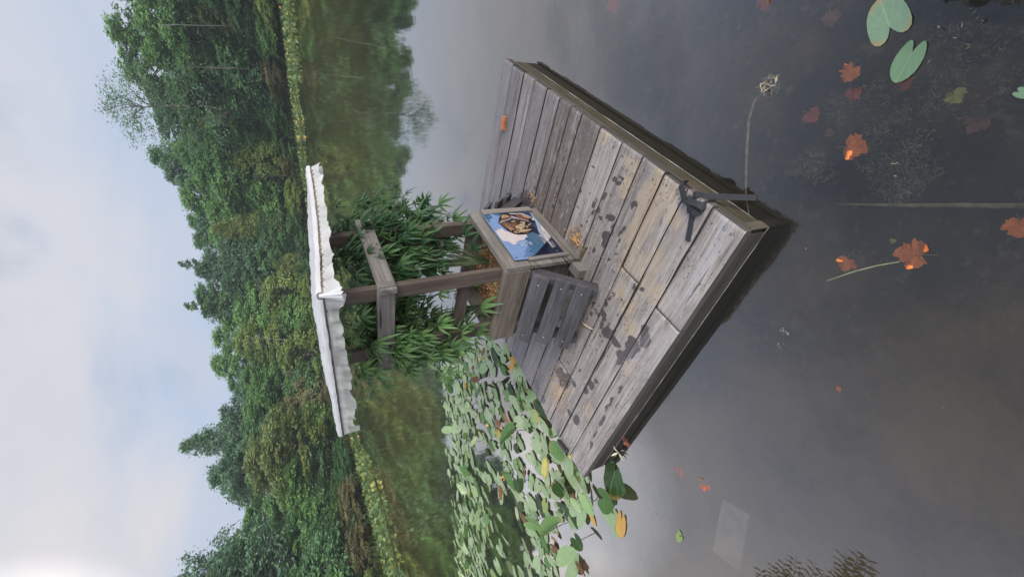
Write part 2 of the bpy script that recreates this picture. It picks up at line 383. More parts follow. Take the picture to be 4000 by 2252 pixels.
def stain(x, y):
    wv = yv = 0.
    jx = .012 * noise.noise(Vector((x * 20, y * 20, 1))) + .006 * noise.noise(Vector((x * 60, y * 60, 4))); jy = .018 * noise.noise(Vector((x * 18, y * 12, 7)))
    for (cx, cy, r1, r2, an, st) in wet_shade:
        dx, dy = x + jx - cx, y + jy - cy
        if abs(dx) > .4 or abs(dy) > .4: continue
        ca, sa = math.cos(an), math.sin(an)
        if max(r1, r2) < .13 and an != 0 and min(r1, r2) > .0125: pass
        u, v = (dx * ca + dy * sa) / r1, (-dx * sa + dy * ca) / r2
        if r2 < .0121: u, v = dy / r1, dx / r2
        wv = max(wv, st * smooth(1.25, .75, math.sqrt(u * u + v * v)))
    for (cx, cy, r1, r2, an, st) in yelb:
        d_ = math.hypot((x - cx) / r1, (y - cy) / r2); yv = max(yv, st * smooth(1.5, .3, d_))
    return wv, yv
q = MB(); stv = []
def plank(x0, x1, y0, y1, k, zoff):
    nx = max(4, int((x1 - x0) / .011)); ny = int((y1 - y0) / .013); r = R.random(); o = (R.uniform(0, 50), R.uniform(0, 50))
    tilt = R.uniform(-.004, .004); base = len(q.v); cup = R.uniform(-.002, .003)
    # brown damp boards mid way to the far side, sky sheen painted blue grey beyond them
    bw = {6: .55, 7: .8, 8: .9, 9: .45}.get(k, 0)
    wob = R.uniform(0, 90)
    for j in range(ny + 1):
        for i in range(nx + 1):
            u = i / nx; x = x0 + (x1 - x0) * u; y = y0 + (y1 - y0) * j / ny
            if i in (0, nx): x += .0035 * noise.noise(Vector((y * 5, wob + i, 0)))
            e = abs(u - .5) * 2; z = DZ + zoff + tilt * (u - .5) + cup * e * e - .004 * smooth(.93, 1., e) - (.004 if j in (0, ny) else 0)
            q.v.append((x, y, z)); s1, s2 = stain(x, y)
            edge = smooth(.25, .0, x1 - x) if k == 14 else 0
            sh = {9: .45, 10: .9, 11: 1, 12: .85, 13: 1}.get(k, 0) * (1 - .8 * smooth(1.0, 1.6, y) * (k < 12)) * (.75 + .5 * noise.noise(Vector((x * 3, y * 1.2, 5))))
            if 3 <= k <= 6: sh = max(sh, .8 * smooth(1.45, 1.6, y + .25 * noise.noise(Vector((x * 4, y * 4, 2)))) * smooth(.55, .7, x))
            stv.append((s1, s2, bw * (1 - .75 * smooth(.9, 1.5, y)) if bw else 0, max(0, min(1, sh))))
    for j in range(ny):
        for i in range(nx):
            a = base + j * (nx + 1) + i; f = (a, a + 1, a + nx + 2, a + nx + 1)
            q.f.append(f); q.r.append(r); q.mi.append(0)
            for t in f: q.uv.append((q.v[t][1] + o[0], q.v[t][0] + o[1]))
    # sides
    rim = [base + i for i in range(nx + 1)] + [base + j * (nx + 1) + nx for j in range(1, ny + 1)] + [base + ny * (nx + 1) + i for i in range(nx - 1, -1, -1)] + [base + j * (nx + 1) for j in range(ny - 1, 0, -1)]
    b0 = len(q.v); th = R.uniform(.032, .037)
    for t in rim: q.v.append((q.v[t][0], q.v[t][1], DZ - th)); stv.append((0, 0, .0, 0))
    L = len(rim)
    for t in range(L):
        t2 = (t + 1) % L; f = (rim[t], b0 + t, b0 + t2, rim[t2]); q.f.append(f); q.r.append(r); q.mi.append(1)
        for u in f: q.uv.append((q.v[u][0] + q.v[u][1] + o[0], q.v[u][2] + o[1]))
for k in range(len(seams) - 1):
    g = .0045 if k < 8 else R.choice((.006, .009)); x0, x1 = seams[k] + (g if k else 0), seams[k + 1] - (g if k < len(seams) - 2 else 0)
    e0, e1 = R.uniform(-.006, .008), R.uniform(-.008, .008)
    if k == 0: e0 = e1 = 0
    zo = R.uniform(-.003, .003)
    if k in butts:
        plank(x0, x1, e0, butts[k] - .003, k, zo); plank(x0, x1, butts[k] + .003, BY + e1, k, R.uniform(-.003, .003))
    else: plank(x0, x1, e0, BY + e1, k, zo)
M_screw = plain('dull screw heads', (.10, .09, .085), .5, .3, 90)
def disc(q, c, r, n=8, h=.0015, X=Vector((1, 0, 0)), Y=Vector((0, 1, 0)), Z=Vector((0, 0, 1)), mi=0):
    c = Vector(c); top = [c + X * (r * math.cos(6.2832 * k / n)) + Y * (r * math.sin(6.2832 * k / n)) + Z * h for k in range(n)]
    bot = [c + X * (r * math.cos(6.2832 * k / n)) + Y * (r * math.sin(6.2832 * k / n)) for k in range(n)]
    q.mesh(top + bot, [tuple(range(n))] + [(k, n + k, n + (k + 1) % n, (k + 1) % n) for k in range(n)], mi=mi)
for k in range(len(seams) - 1):
    for yy in (.045, BY - .05, 1.1):
        for f in (.25, .75):
            x = seams[k] + (seams[k + 1] - seams[k]) * f + R.uniform(-.01, .01)
            disc(q, (x, yy + R.uniform(-.01, .01), DZ + .003), .0045, mi=2)
stv += [(0, 0, 0, 0)] * (len(q.v) - len(stv))
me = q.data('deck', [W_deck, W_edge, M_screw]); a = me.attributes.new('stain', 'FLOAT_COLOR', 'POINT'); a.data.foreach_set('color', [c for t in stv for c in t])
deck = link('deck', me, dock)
# skirts: N-R side is y=0, N-L side is x=0
def side(name, mat, c, size, X, Y, lab=None, bev=.003, grain=0):
    q = MB(); q.board(c, size, X, Y, grain=grain, jit=.001); o = q.build(name, mat, dock, bevel=bev)
    if lab: o['label'] = lab
    return o
side('side_skirt', W_skirt, (AX / 2, .026, -.03), (AX - .05, .036, .325), (1, 0, 0), (0, 1, 0), 'mossy brown side board')
side('side_skirt', W_skirtd, (.030, BY / 2, -.03), (BY - .06, .036, .325), (0, 1, 0), (-1, 0, 0), 'dark wet side board')
side('side_skirt', W_skirtd, (AX - .03, BY / 2, -.03), (BY - .06, .036, .325), (0, 1, 0), (-1, 0, 0))
side('side_skirt', W_skirtd, (AX / 2, BY - .026, -.03), (AX - .05, .036, .325), (1, 0, 0), (0, 1, 0))
side('trim_strip', W_trim, (AX / 2, .0005, DZ - .046), (AX - .03, .012, .016), (1, 0, 0), (0, 1, 0))
side('trim_strip', W_trim, (.006, BY / 2, DZ - .047), (BY - .03, .010, .018), (0, 1, 0), (-1, 0, 0))
side('corner_block', W_trim, (.035, .0035, .04), (.05, .008, .17), (1, 0, 0), (0, 1, 0), grain=2)
for x in (.07, .55, 1.1, 1.65, 2.2): side('joist', W_skirtd, (x, BY / 2, .06), (BY - .12, .04, .13), (0, 1, 0), (-1, 0, 0))
M_glint = plain('painted waterline glint', (.30, .29, .26), .5, .3, 30)  # pale strip stands in for the sky glint on the meniscus
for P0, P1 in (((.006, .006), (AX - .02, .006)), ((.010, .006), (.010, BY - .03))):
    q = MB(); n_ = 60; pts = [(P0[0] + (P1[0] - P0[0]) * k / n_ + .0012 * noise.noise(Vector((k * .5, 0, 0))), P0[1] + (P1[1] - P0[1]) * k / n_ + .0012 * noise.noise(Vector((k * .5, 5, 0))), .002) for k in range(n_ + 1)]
    q.tube(pts, [.0014 * max(.2, 1 + 1.2 * noise.noise(Vector((k * .35, 9, P0[0] * 90)))) for k in range(n_ + 1)], 5); q.build('waterline', M_glint, dock)
wx, wy = dk(*z4(1783, 1243))
q = MB(); disc(q, (wx, wy, DZ + .003), .009, 12, .003)
wash = q.build('washer', M_metal, dock)
q = MB(); disc(q, (wx, wy, DZ + .0062), .004, 8, .001); q.build('bolt', M_screw, wash)

# ------------------------------------------------------------------ planter box with posts, rails and fabric roof
pl = empty('planter_box', L2W(1.10, 1.047), YAW)
tag(pl, 'wooden planter box with tall posts and a white fabric roof, centred on the platform', 'planter')
PX, PY = 1.10, 1.047
def P(x, y, z=0): return Vector((x - PX, y - PY, z))
x0, x1, y0, y1 = .80, 1.40, .737, 1.358
def bd(name, mat, c, size, X, Y, grain=0, lab=None, parent=pl, bev=.003, Z=None, jit=.0015):
    q = MB(); q.board(c, size, X, Y, Z, grain=grain, jit=jit); o = q.build(name, mat, parent, bevel=bev)
    if lab: o['label'] = lab
    return o
def wall_boards(axis, pos, a0, a1, inward, mats, lay):
    q = [MB(), MB()]
    for (z0, z1, th, off, mi) in lay:
        if axis == 'y': q[mi].board(P((a0 + a1) / 2, pos + inward * (th / 2 + off), (z0 + z1) / 2), (a1 - a0, th, z1 - z0 - .003), (1, 0, 0), (0, 1, 0))
        else: q[mi].board(P(pos + inward * (th / 2 + off), (a0 + a1) / 2, (z0 + z1) / 2), (a1 - a0, th, z1 - z0 - .003), (0, 1, 0), (-1, 0, 0))
    for k in (0, 1):
        if q[k].v: q[k].build('box_board', mats[k], pl, bevel=.003)
lay_front = [(.004, .09, .034, .0, 0), (.094, .20, .03, .004, 0), (.204, .36, .03, .002, 0), (.364, .531, .036, 0, 0)]
wall_boards('y', y0, x0 + .002, x1 + .002, 1, (W_box, W_boxd), lay_front)
wall_boards('x', x0, y0 + .037, y1, 1, (W_boxb, W_boxd), [(.02, .18, .03, .03, 1), (.185, .35, .03, .02, 1), (.355, .533, .036, 0, 0)])
wall_boards('x', x1, y0 + .038, y1, -1, (W_box, W_boxd), [(.004, .18, .03, .004, 1), (.185, .35, .03, .002, 1), (.355, .53, .036, 0, 0)])
wall_boards('y', y1, x0 + .037, x1 - .037, -1, (W_box, W_boxd), [(.004, .18, .03, .004, 1), (.185, .35, .03, .002, 1), (.355, .529, .036, 0, 0)])
bd('side_lath', W_box, P(x0 + .045, y0 - .0105, .22), (.025, .02, .29), (1, 0, 0), (0, 1, 0), 2)
bd('side_lath', W_box, P(x1 - .03, y0 - .0105, .26), (.05, .02, .37), (1, 0, 0), (0, 1, 0), 2)
bd('end_block', W_box, P(.765, .80, .03), (.065, .10, .06), (0, 1, 0), (-1, 0, 0), 0)
# bark mulch filling
mt, nt, out = newmat('bark mulch'); b = NB(nt)
tc = b.n('ShaderNodeTexCoord').outputs['Object']
nA = b.noise(tc, 60, 4, .7); nB = b.noise(tc, 9, 3, .6)
c = b.mix(b.ramp(nA, .35, .65), (.09, .05, .028), (.36, .21, .11)); c = b.mix(b.ramp(nB, .5, .75, 0, .5), c, (.10, .07, .045))
b.l(b.princ(c, .9, nA, 1., .012, .1), out.inputs[0]); M_mulch = mt
M_chip = plain('wood chips', (.36, .205, .095), .85, .45, 12)
q = MB(); n = 26; pts = []
for j in range(n + 1):
    for i in range(n + 1):
        x = .837 + .526 * i / n; y = .775 + .546 * j / n
        pts.append(P(x, y, .425 + .02 * fbm(x, y, 0, 7) + .008 * noise.noise(Vector((x * 60, y * 60, 0)))))
q.mesh(pts, [(j * (n + 1) + i, j * (n + 1) + i + 1, (j + 1) * (n + 1) + i + 1, (j + 1) * (n + 1) + i) for j in range(n) for i in range(n)])
mul = q.build('mulch_bed', M_mulch, pl)
def chip(q, c, L, spread=.5):
    a = R.uniform(0, 6.28); X = Vector((math.cos(a), math.sin(a), R.uniform(-.35, .35))); q.board(c, (L, L * R.uniform(.3, .6), L * .22), X, X.cross(Vector((0, 0, 1))), r=R.random(), jit=L * .1)
q = MB()
for k in range(420):
    x = R.uniform(.85, 1.35); y = R.uniform(.79, 1.31); chip(q, P(x, y, .432 + .02 * fbm(x, y, 0, 7)), R.uniform(.008, .02))
kind(q.build('wood_chips', M_chip, mul), 'stuff')
# posts
TOPZ = {'n': 1.50, 'l': 1.49, 'r': 1.425, 'b': 1.46}
for (x, y, k) in [(.856, .818, 'n'), (.856, 1.275, 'l'), (1.345, .818, 'r'), (1.345, 1.275, 'b')]:
    z0, z1 = .30, TOPZ[k]
    bd('post', W_post, P(x, y, (z0 + z1) / 2), (.038, .089, z1 - z0), (1, 0, 0), (0, 1, 0), 2, bev=.004, jit=.003)
# rails
bd('rail', W_rail, P(.817, 1.06, 1.205), (.66, .038, .088), (0, 1, 0), (-1, 0, 0), 0, 'pale grey upper rail facing the lilies', bev=.004)
bd('rail', W_rail, P(1.10, .7545, 1.20), (.64, .036, .089), (1, 0, 0), (0, 1, 0), 0, 'pale grey upper rail above the sign', bev=.004)
bd('rail', W_post, P(1.384, 1.05, 1.20), (.60, .038, .088), (0, 1, 0), (-1, 0, 0), 0, bev=.004)
bd('rail', W_post, P(1.10, 1.339, 1.20), (.56, .036, .088), (1, 0, 0), (0, 1, 0), 0, bev=.004)
bd('rail', W_post, P(.895, 1.05, .735), (.36, .038, .066), (0, 1, 0), (-1, 0, 0), 0, bev=.004)
bd('rail', W_post, P(1.384, 1.05, .755), (.56, .036, .066), (0, 1, 0), (-1, 0, 0), 0, bev=.004)
bd('cleat_block', W_post, P(.872, .852, .745), (.06, .04, .085), (1, 0, 0), (0, 1, 0), 2)
# fabric roof
cn = {'n': Vector((.60, .55, 1.530)), 'r': Vector((1.70, .55, 1.447)), 'l': Vector((.60, 1.62, 1.521)), 'b': Vector((1.70, 1.63, 1.492))}
def roof(u, v):
    p = cn['n'] * (1 - u) * (1 - v) + cn['r'] * u * (1 - v) + cn['l'] * (1 - u) * v + cn['b'] * u * v
    # sag along the near side like the photograph, slack middle lifted by battens
    p.z += .034 * math.sin(math.pi * u) * math.sin(math.pi * v) - .010 * math.sin(math.pi * u) * (1 - v) ** 2
    p.x += .012 * noise.noise(Vector((u * 6, v * 6, 3))) ; p.y += .012 * noise.noise(Vector((u * 6, v * 6, 9)))
    return p
mt, nt, out = newmat('white frost cloth'); b = NB(nt)
tc = b.n('ShaderNodeTexCoord').outputs['Object']
nz = b.noise(tc, 5, 4, .6)
c = b.mix(b.ramp(nz, .35, .7), (.74, .73, .72), (.83, .83, .84))
c = b.mix(b.ramp(b.noise(tc, 3.3, 5, .7), .58, .78, 0, .5), c, (.66, .60, .47))
p_ = b.princ(c, .45, b.noise(tc, 34, 3, .6), .25, .004, .4)
t_ = b.n('ShaderNodeBsdfTranslucent'); b.l(c, t_.inputs[0])
a_ = b.n('ShaderNodeMixShader'); a_.inputs[0].default_value = .45; b.l(p_, a_.inputs[1]); b.l(t_.outputs[0], a_.inputs[2])
tp = b.n('ShaderNodeBsdfTransparent'); a2 = b.n('ShaderNodeMixShader')
b.l(b.math('MULTIPLY', b.attr('rnd', 'Fac'), b.ramp(b.noise(tc, 9, 3, .6), .3, .7, .6, 1.2)), a2.inputs[0])
b.l(a_.outputs[0], a2.inputs[1]); b.l(tp.outputs[0], a2.inputs[2]); b.l(a2.outputs[0], out.inputs[0])
M_cloth = mt
canopy = kind(link('canopy', None, pl), 'thing'); del canopy['kind']
canopy.location = (0, 0, 0)
canopy['label'] = 'white translucent fabric roof on a thin wooden frame'
q = MB(); n = 44; pts = []
for j in range(n + 1):
    for i in range(n + 1):
        u, v = i / n, j / n; p = roof(u, v)
        wr = .018 * noise.noise(Vector((u * 3, v * 26, 5))) * (1 - abs(2 * v - 1) * .3) + .006 * noise.noise(Vector((u * 24, v * 4, 8))) + .005 * noise.noise(Vector((u * 12, v * 12, 2)))
        pts.append(P(p.x, p.y, p.z + wr + .004))
q.mesh(pts, [(j * (n + 1) + i, j * (n + 1) + i + 1, (j + 1) * (n + 1) + i + 1, (j + 1) * (n + 1) + i) for j in range(n) for i in range(n)], r=.04)
# rolled edge over the frame bar, then the hanging frill below the bar
def edge_pts(e, t):
    return {'near': roof(t, 0), 'left': roof(0, t), 'far': roof(t, 1), 'right': roof(1, t)}[e]
nrm = {'near': Vector((0, -1, 0)), 'left': Vector((-1, 0, 0)), 'far': Vector((0, 1, 0)), 'right': Vector((1, 0, 0))}
q.build('cloth_top', M_cloth, canopy, smooth=True)
q2 = MB(); qb = MB()
for e in ('near', 'left', 'far', 'right'):
    N_ = 90; K = 7; pts = []; pr = []
    ph = R.uniform(0, 9)
    for i in range(N_ + 1):
        t = i / N_; p = edge_pts(e, t); tn = (edge_pts(e, min(1, t + .01)) - edge_pts(e, max(0, t - .01))).normalized()
        ruff = 1.5 * noise.noise(Vector((t * 17, ph, 0))) + .8 * noise.noise(Vector((t * 43, ph, 3)))
        bun = (1 if e == 'near' else -1) if False else 0
        drop = (.042 if e in ('near', 'far') else .052) + .020 * noise.noise(Vector((t * 11, ph, 7))) + .010 * noise.noise(Vector((t * 31, ph, 5))) + (.02 * smooth(.07, 0, t) if e in ('near', 'left') else 0) + (.012 * smooth(.94, 1, t))
        if e == 'left': drop *= 1.05 + .3 * t
        for k in range(K + 1):
            s = k / K; o = .016 + .010 * s + .016 * ruff * s + .008 * math.sin(t * 70 + 4 * noise.noise(Vector((t * 8, ph, 1)))) * s * s
            d = p + nrm[e] * o + tn * (.012 * ruff * s) + Vector((0, 0, -.026 - drop * s))
            pts.append(P(d.x, d.y, d.z))
        for k, (o, dz) in enumerate(((-.014, .006), (-.002, .007), (.012, .004), (.021, -.004), (.022, -.016))):
            rr = .003 * noise.noise(Vector((t * 22, k, ph)))
            d = p + nrm[e] * (o + rr) + Vector((0, 0, dz + rr)); pr.append(P(d.x, d.y, d.z))
    q2.mesh(pts, [(i * (K + 1) + k, i * (K + 1) + k + 1, (i + 1) * (K + 1) + k + 1, (i + 1) * (K + 1) + k) for i in range(N_) for k in range(K)], r=.5 if e == 'left' else .2)
    q2.mesh(pr, [(i * 5 + k, i * 5 + k + 1, (i + 1) * 5 + k + 1, (i + 1) * 5 + k) for i in range(N_) for k in range(4)], r=.0)
# gathered bunch at the near corner
pts = []; NB_ = 40
for i in range(NB_ + 1):
    a = -.9 + 3.1 * i / NB_
    for k in range(7):
        s = k / 6; fold = noise.noise(Vector((i * .30, 2.2, 0))) + .5 * noise.noise(Vector((i * .75, 7, 0)))
        rr = .014 + .058 * s * (.85 + .45 * fold)
        c = cn['n'] + Vector((-.012, -.012, -.004))
        d = c + Vector((-math.cos(a - .65) * rr * .8, -math.sin(a + .1) * rr * .8, -.085 * s ** .8 - .012 * s * noise.noise(Vector((i * .25, 4, 1)))))
        pts.append(P(d.x, d.y, d.z))
q2.mesh(pts, [(i * 7 + k, i * 7 + k + 1, (i + 1) * 7 + k + 1, (i + 1) * 7 + k) for i in range(NB_) for k in range(6)], r=.05)
q2.build('cloth_frill', M_cloth, canopy, smooth=True)
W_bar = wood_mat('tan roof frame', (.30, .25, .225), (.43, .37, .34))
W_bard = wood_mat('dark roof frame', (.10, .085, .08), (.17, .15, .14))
for e in ('near', 'left', 'far', 'right'):
    q = MB(); segs = 8
    for i in range(segs):
        a, c = edge_pts(e, i / segs), edge_pts(e, (i + 1) / segs)
        d = c - a; mid = (a + c) / 2 - nrm[e] * .002 + Vector((0, 0, -.019))
        q.board(P(mid.x, mid.y, mid.z), (d.length + .002, .03, .030), d, nrm[e].cross(d).cross(d) if False else Vector((0, 0, 1)).cross(d), None, 0, r=.5, jit=0)
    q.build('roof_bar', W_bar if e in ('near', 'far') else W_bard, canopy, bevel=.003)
for t in (.25, .5, .75):
    q = MB()
    for i in range(8):
        a, c = roof(t, i / 8), roof(t, (i + 1) / 8); d = c - a; mid = (a + c) / 2 + Vector((0, 0, -.016)); q.board(P(mid.x, mid.y, mid.z), (d.length, .03, .016), d, Vector((0, 0, 1)).cross(d), None, 0, r=.5, jit=0)
    q.build('roof_batten', W_bar, canopy)
M_cord = plain('dark lacing cord', (.06, .05, .048), .8, .2)
q = MB(); zig = []
for i in range(44):
    t = .02 + .96 * (i + R.uniform(-.25, .25)) / 43; p = edge_pts('near', t) + nrm['near'] * .0165
    zig.append(P(p.x, p.y, p.z - (.010 if i % 2 else .033)))
q.tube(zig, .0016, 5)
q.build('lacing', M_cord, canopy)
canopy.name = 'canopy'

# ------------------------------------------------------------------ slatted steps (lily side and far side)
M_zinc = plain('zinc screws', (.30, .30, .30), .55, .1, 60)
def make_steps():
    t = empty('slatted_steps')
    st = [((.745, .378), (.672, .310)), ((.676, .262), (.612, .188)), ((.604, .158), (.540, .084))]
    ex = [(.752, 1.302), (.748, 1.292), (.752, 1.285)]
    for (a, c), (ya, yb) in zip(st, ex):
        A, C = Vector((a[0], 0, a[1])), Vector((c[0], 0, c[1])); X = Vector((0, 1, 0)); Y = (C - A).normalized()
        mid = (A + C) / 2; mid.y = (ya + yb) / 2 - 1.02
        q = MB(); q.board(mid - Vector((.6, 0, 0)), (yb - ya, (C - A).length, .024), X, Y, jit=.002)
        Z = X.cross(Y)
        for yy in (ya + .06, yb - .06):
            sgn = 1 if Z.z > 0 else -1
            disc(q, mid - Vector((.6, 0, 0)) + X * (yy - 1.02 - mid.y) + Z * (.0125 * sgn), .005, 8, .002, X, Y, Z * sgn, mi=1)
        o = q.build('slat', [W_step, M_zinc], t, bevel=.002)
    for yy in (.80, 1.225):
        A, C = Vector((.775, 0, .36)), Vector((.535, 0, .025)); d = C - A
        q = MB(); q.board(Vector(((A.x + C.x) / 2 - .6 + .03, yy - 1.02, (A.z + C.z) / 2 - .01)), (d.length, .038, .075), d, (0, 1, 0))
        q.build('stringer', W_step, t, bevel=.003)
    return t
stp = make_steps(); stp.location = L2W(.6, 1.02); stp.rotation_euler = (0, 0, YAW)
tag(stp, 'charcoal steps of three wooden slats leaning on the planter side facing the lilies', 'steps', 'slatted steps against the planter')
def copy_tree(o, parent=None):
    c = o.copy(); COL.objects.link(c)
    if parent: c.parent = parent
    for ch in [k for k in bpy.data.objects if k.parent == o]: copy_tree(ch, c)
    return c
s2 = copy_tree(stp); s2.location = L2W(1.60, 1.02); s2.rotation_euler = (0, 0, YAW + math.pi)
s2['label'] = 'dark slatted steps half hidden behind the sign, on the far side of the planter'

# ------------------------------------------------------------------ sign on the planter
def hom(src, dst):
    import numpy as np
    A = []
    for (x, y), (u, v) in zip(src, dst):
        A.append([x, y, 1, 0, 0, 0, -u * x, -u * y, -u]); A.append([0, 0, 0, x, y, 1, -v * x, -v * y, -v])
    _, _, V = np.linalg.svd(np.array(A)); return V[-1].reshape(3, 3)
SW, SH = .50, .362                      # sign width and height
Hm = hom([(1000, 1255), (295, 255), (2110, 1095), (1310, 170)], [(0, SH), (SW, SH), (0, 0), (SW, 0)])
def su(x, y):
    d = Hm[2][0] * x + Hm[2][1] * y + Hm[2][2]
    return ((Hm[0][0] * x + Hm[0][1] * y + Hm[0][2]) / d, (Hm[1][0] * x + Hm[1][1] * y + Hm[1][2]) / d)
sign = empty('sign', L2W(.846, .730, .094), YAW); sign.rotation_euler = (rad(1), 0, YAW)
tag(sign, 'blue mountain picture board with a brown capped head, screwed to the front of the planter', 'sign')
def ink(name, col, rough=.35):
    return plain(name, col, rough, .06, 30, .4, bump=.02)
I_sky = ink('sign sky blue', (0.129, 0.197, 0.340)); I_sky2 = ink('sign light blue', (0.204, 0.292, 0.449)); I_cl = ink('sign cloud', (0.408, 0.360, 0.360)); I_teal = ink('sign teal', (0.037, 0.088, 0.150)); I_teal2 = ink('sign mid blue', (0.068, 0.122, 0.224))
I_navy = ink('sign navy', (0.009, 0.012, 0.031)); I_navy2 = ink('sign slate navy', (0.024, 0.034, 0.075)); I_gl = ink('sign grey snow', (0.245, 0.245, 0.292)); I_blk = ink('sign outline', (0.010, 0.008, 0.009))
I_b1 = ink('sign brown', (0.109, 0.051, 0.027)); I_b2 = ink('sign tan', (0.272, 0.163, 0.095)); I_b3 = ink('sign cream', (0.30, 0.225, 0.14)); I_b4 = ink('sign dark brown', (0.037, 0.020, 0.016)); I_red = ink('sign red', (0.238, 0.061, 0.041)); I_wh = ink('sign white', (0.510, 0.510, 0.530))
lev = [0]
q = MB(); q.board((SW / 2, -.002, SH / 2), (SW, .004, SH), (1, 0, 0), (0, 1, 0), jit=0); q.build('panel', I_sky, sign)
def lay(name, mat, pts, conv=su):
    lev[0] += 1; yv = -.0042 - .00008 * lev[0]
    bm = bmesh.new(); vs = []
    for p in pts:
        u, v = conv(*p); u = min(SW - .0005, max(.0005, u)); v = min(SH - .0005, max(.0005, v)); vs.append(bm.verts.new((u, yv, v)))
    try:
        f = bm.faces.new(vs)
        bmesh.ops.triangulate(bm, faces=[f])
    except ValueError: pass
    bmesh.ops.recalc_face_normals(bm, faces=bm.faces)
    me = bpy.data.meshes.new(name); bm.to_mesh(me); bm.free(); me.materials.append(mat); return me
def group_mesh(name, lst):
    bm = bmesh.new(); mats = []
    for (mat, pts) in lst:
        me = lay('tmp', mat, pts)
        if mat not in mats: mats.append(mat)
        nf = len(bm.faces); bm.from_mesh(me); bm.faces.ensure_lookup_table()
        for f in bm.faces[nf:]: f.material_index = mats.index(mat)
        bpy.data.meshes.remove(me)
    me = bpy.data.meshes.new(name); bm.to_mesh(me); bm.free()
    for m_ in mats: me.materials.append(m_)
    return link(name, me, sign)
def trees_(y0_, y1_, x_, n_, dx, seed):
    rr = random.Random(seed); o = []
    for k in range(n_):
        a = y0_ + (y1_ - y0_) * k / n_; c = y0_ + (y1_ - y0_) * (k + 1) / n_; xx = x_(a)
        o += [(xx + dx * .2, a), (xx - dx * rr.uniform(.5, 1.1), (a + c) / 2), (xx + dx * .25, c)]
    return o
landscape = [
 (I_cl, [(575, 620), (640, 600), (610, 580), (720, 555), (770, 605), (900, 640), (1080, 690), (1250, 660), (1270, 730), (1200, 790), (1110, 810), (1020, 850), (1060, 880), (970, 910), (840, 835), (735, 832)]),
 (I_teal, [(297, 257), (460, 245), (525, 330), (440, 375), (470, 410), (455, 440), (380, 350)]),
 (I_teal, [(500, 238), (740, 215), (700, 260), (660, 285), (570, 270)]),
 (I_navy2, [(640, 228), (1195, 182), (1310, 172), (1480, 420), (1560, 700), (1360, 620), (1000, 300)]),
 (I_navy, [(620, 230), (1200, 180), (1190, 215), (740, 262)]),
 (I_gl, [(1312, 170), (1400, 300), (1480, 400), (1560, 500), (1700, 700), (1660, 860), (1540, 700), (1450, 420)]),
 (I_sky2, [(1310, 170), (1330, 185), (1560, 470), (1545, 500), (1440, 380)]),
 (I_navy, [(1380, 470), (1470, 560), (1560, 690), (1440, 640), (1330, 590)]),
 (I_teal2, [(1210, 1080), (1250, 1100), (1160, 1190), (1400, 1150), (1640, 1095), (1640, 960), (1300, 940), (1240, 990)]),
 (I_teal, [(1640, 870), (1500, 690), (1390, 620), (1280, 680)] + trees_(690, 860, lambda a: 1290, 4, 70, 1) + trees_(880, 1110, lambda a: 1300 + (a - 880) * .55, 7, 70, 2) + [(1500, 1100), (1700, 1085), (1640, 980)]),
 (I_cl, [(1555, 475), (1610, 480), (1720, 620), (1780, 740), (1800, 850), (1690, 800), (1640, 720), (1590, 610)]),
 (I_gl, [(1530, 690), (1600, 640), (1690, 800), (1650, 880)]),
 (I_navy, [(1690, 805), (1800, 860), (1700, 720), (2108, 1093), (1620, 1140), (1320, 1180), (1480, 1100), (1620, 1100), (1780, 1080), (1700, 1020), (1630, 980), (1650, 940), (1625, 915), (1665, 870)]),
]
landscape[-1] = (I_navy, [(1690, 805), (1800, 860), (1795, 720), (2108, 1093), (1330, 1180), (1450, 1110), (1640, 1100), (1775, 1082), (1700, 1015), (1625, 985), (1640, 935), (1630, 905), (1665, 870)])
group_mesh('landscape', landscape)
def zf(x, y): return (x * .3895 + 557.6, y * .3895 + 167.3)     # close-up of the head -> sign view
def Z(l): return [zf(*p) for p in l]
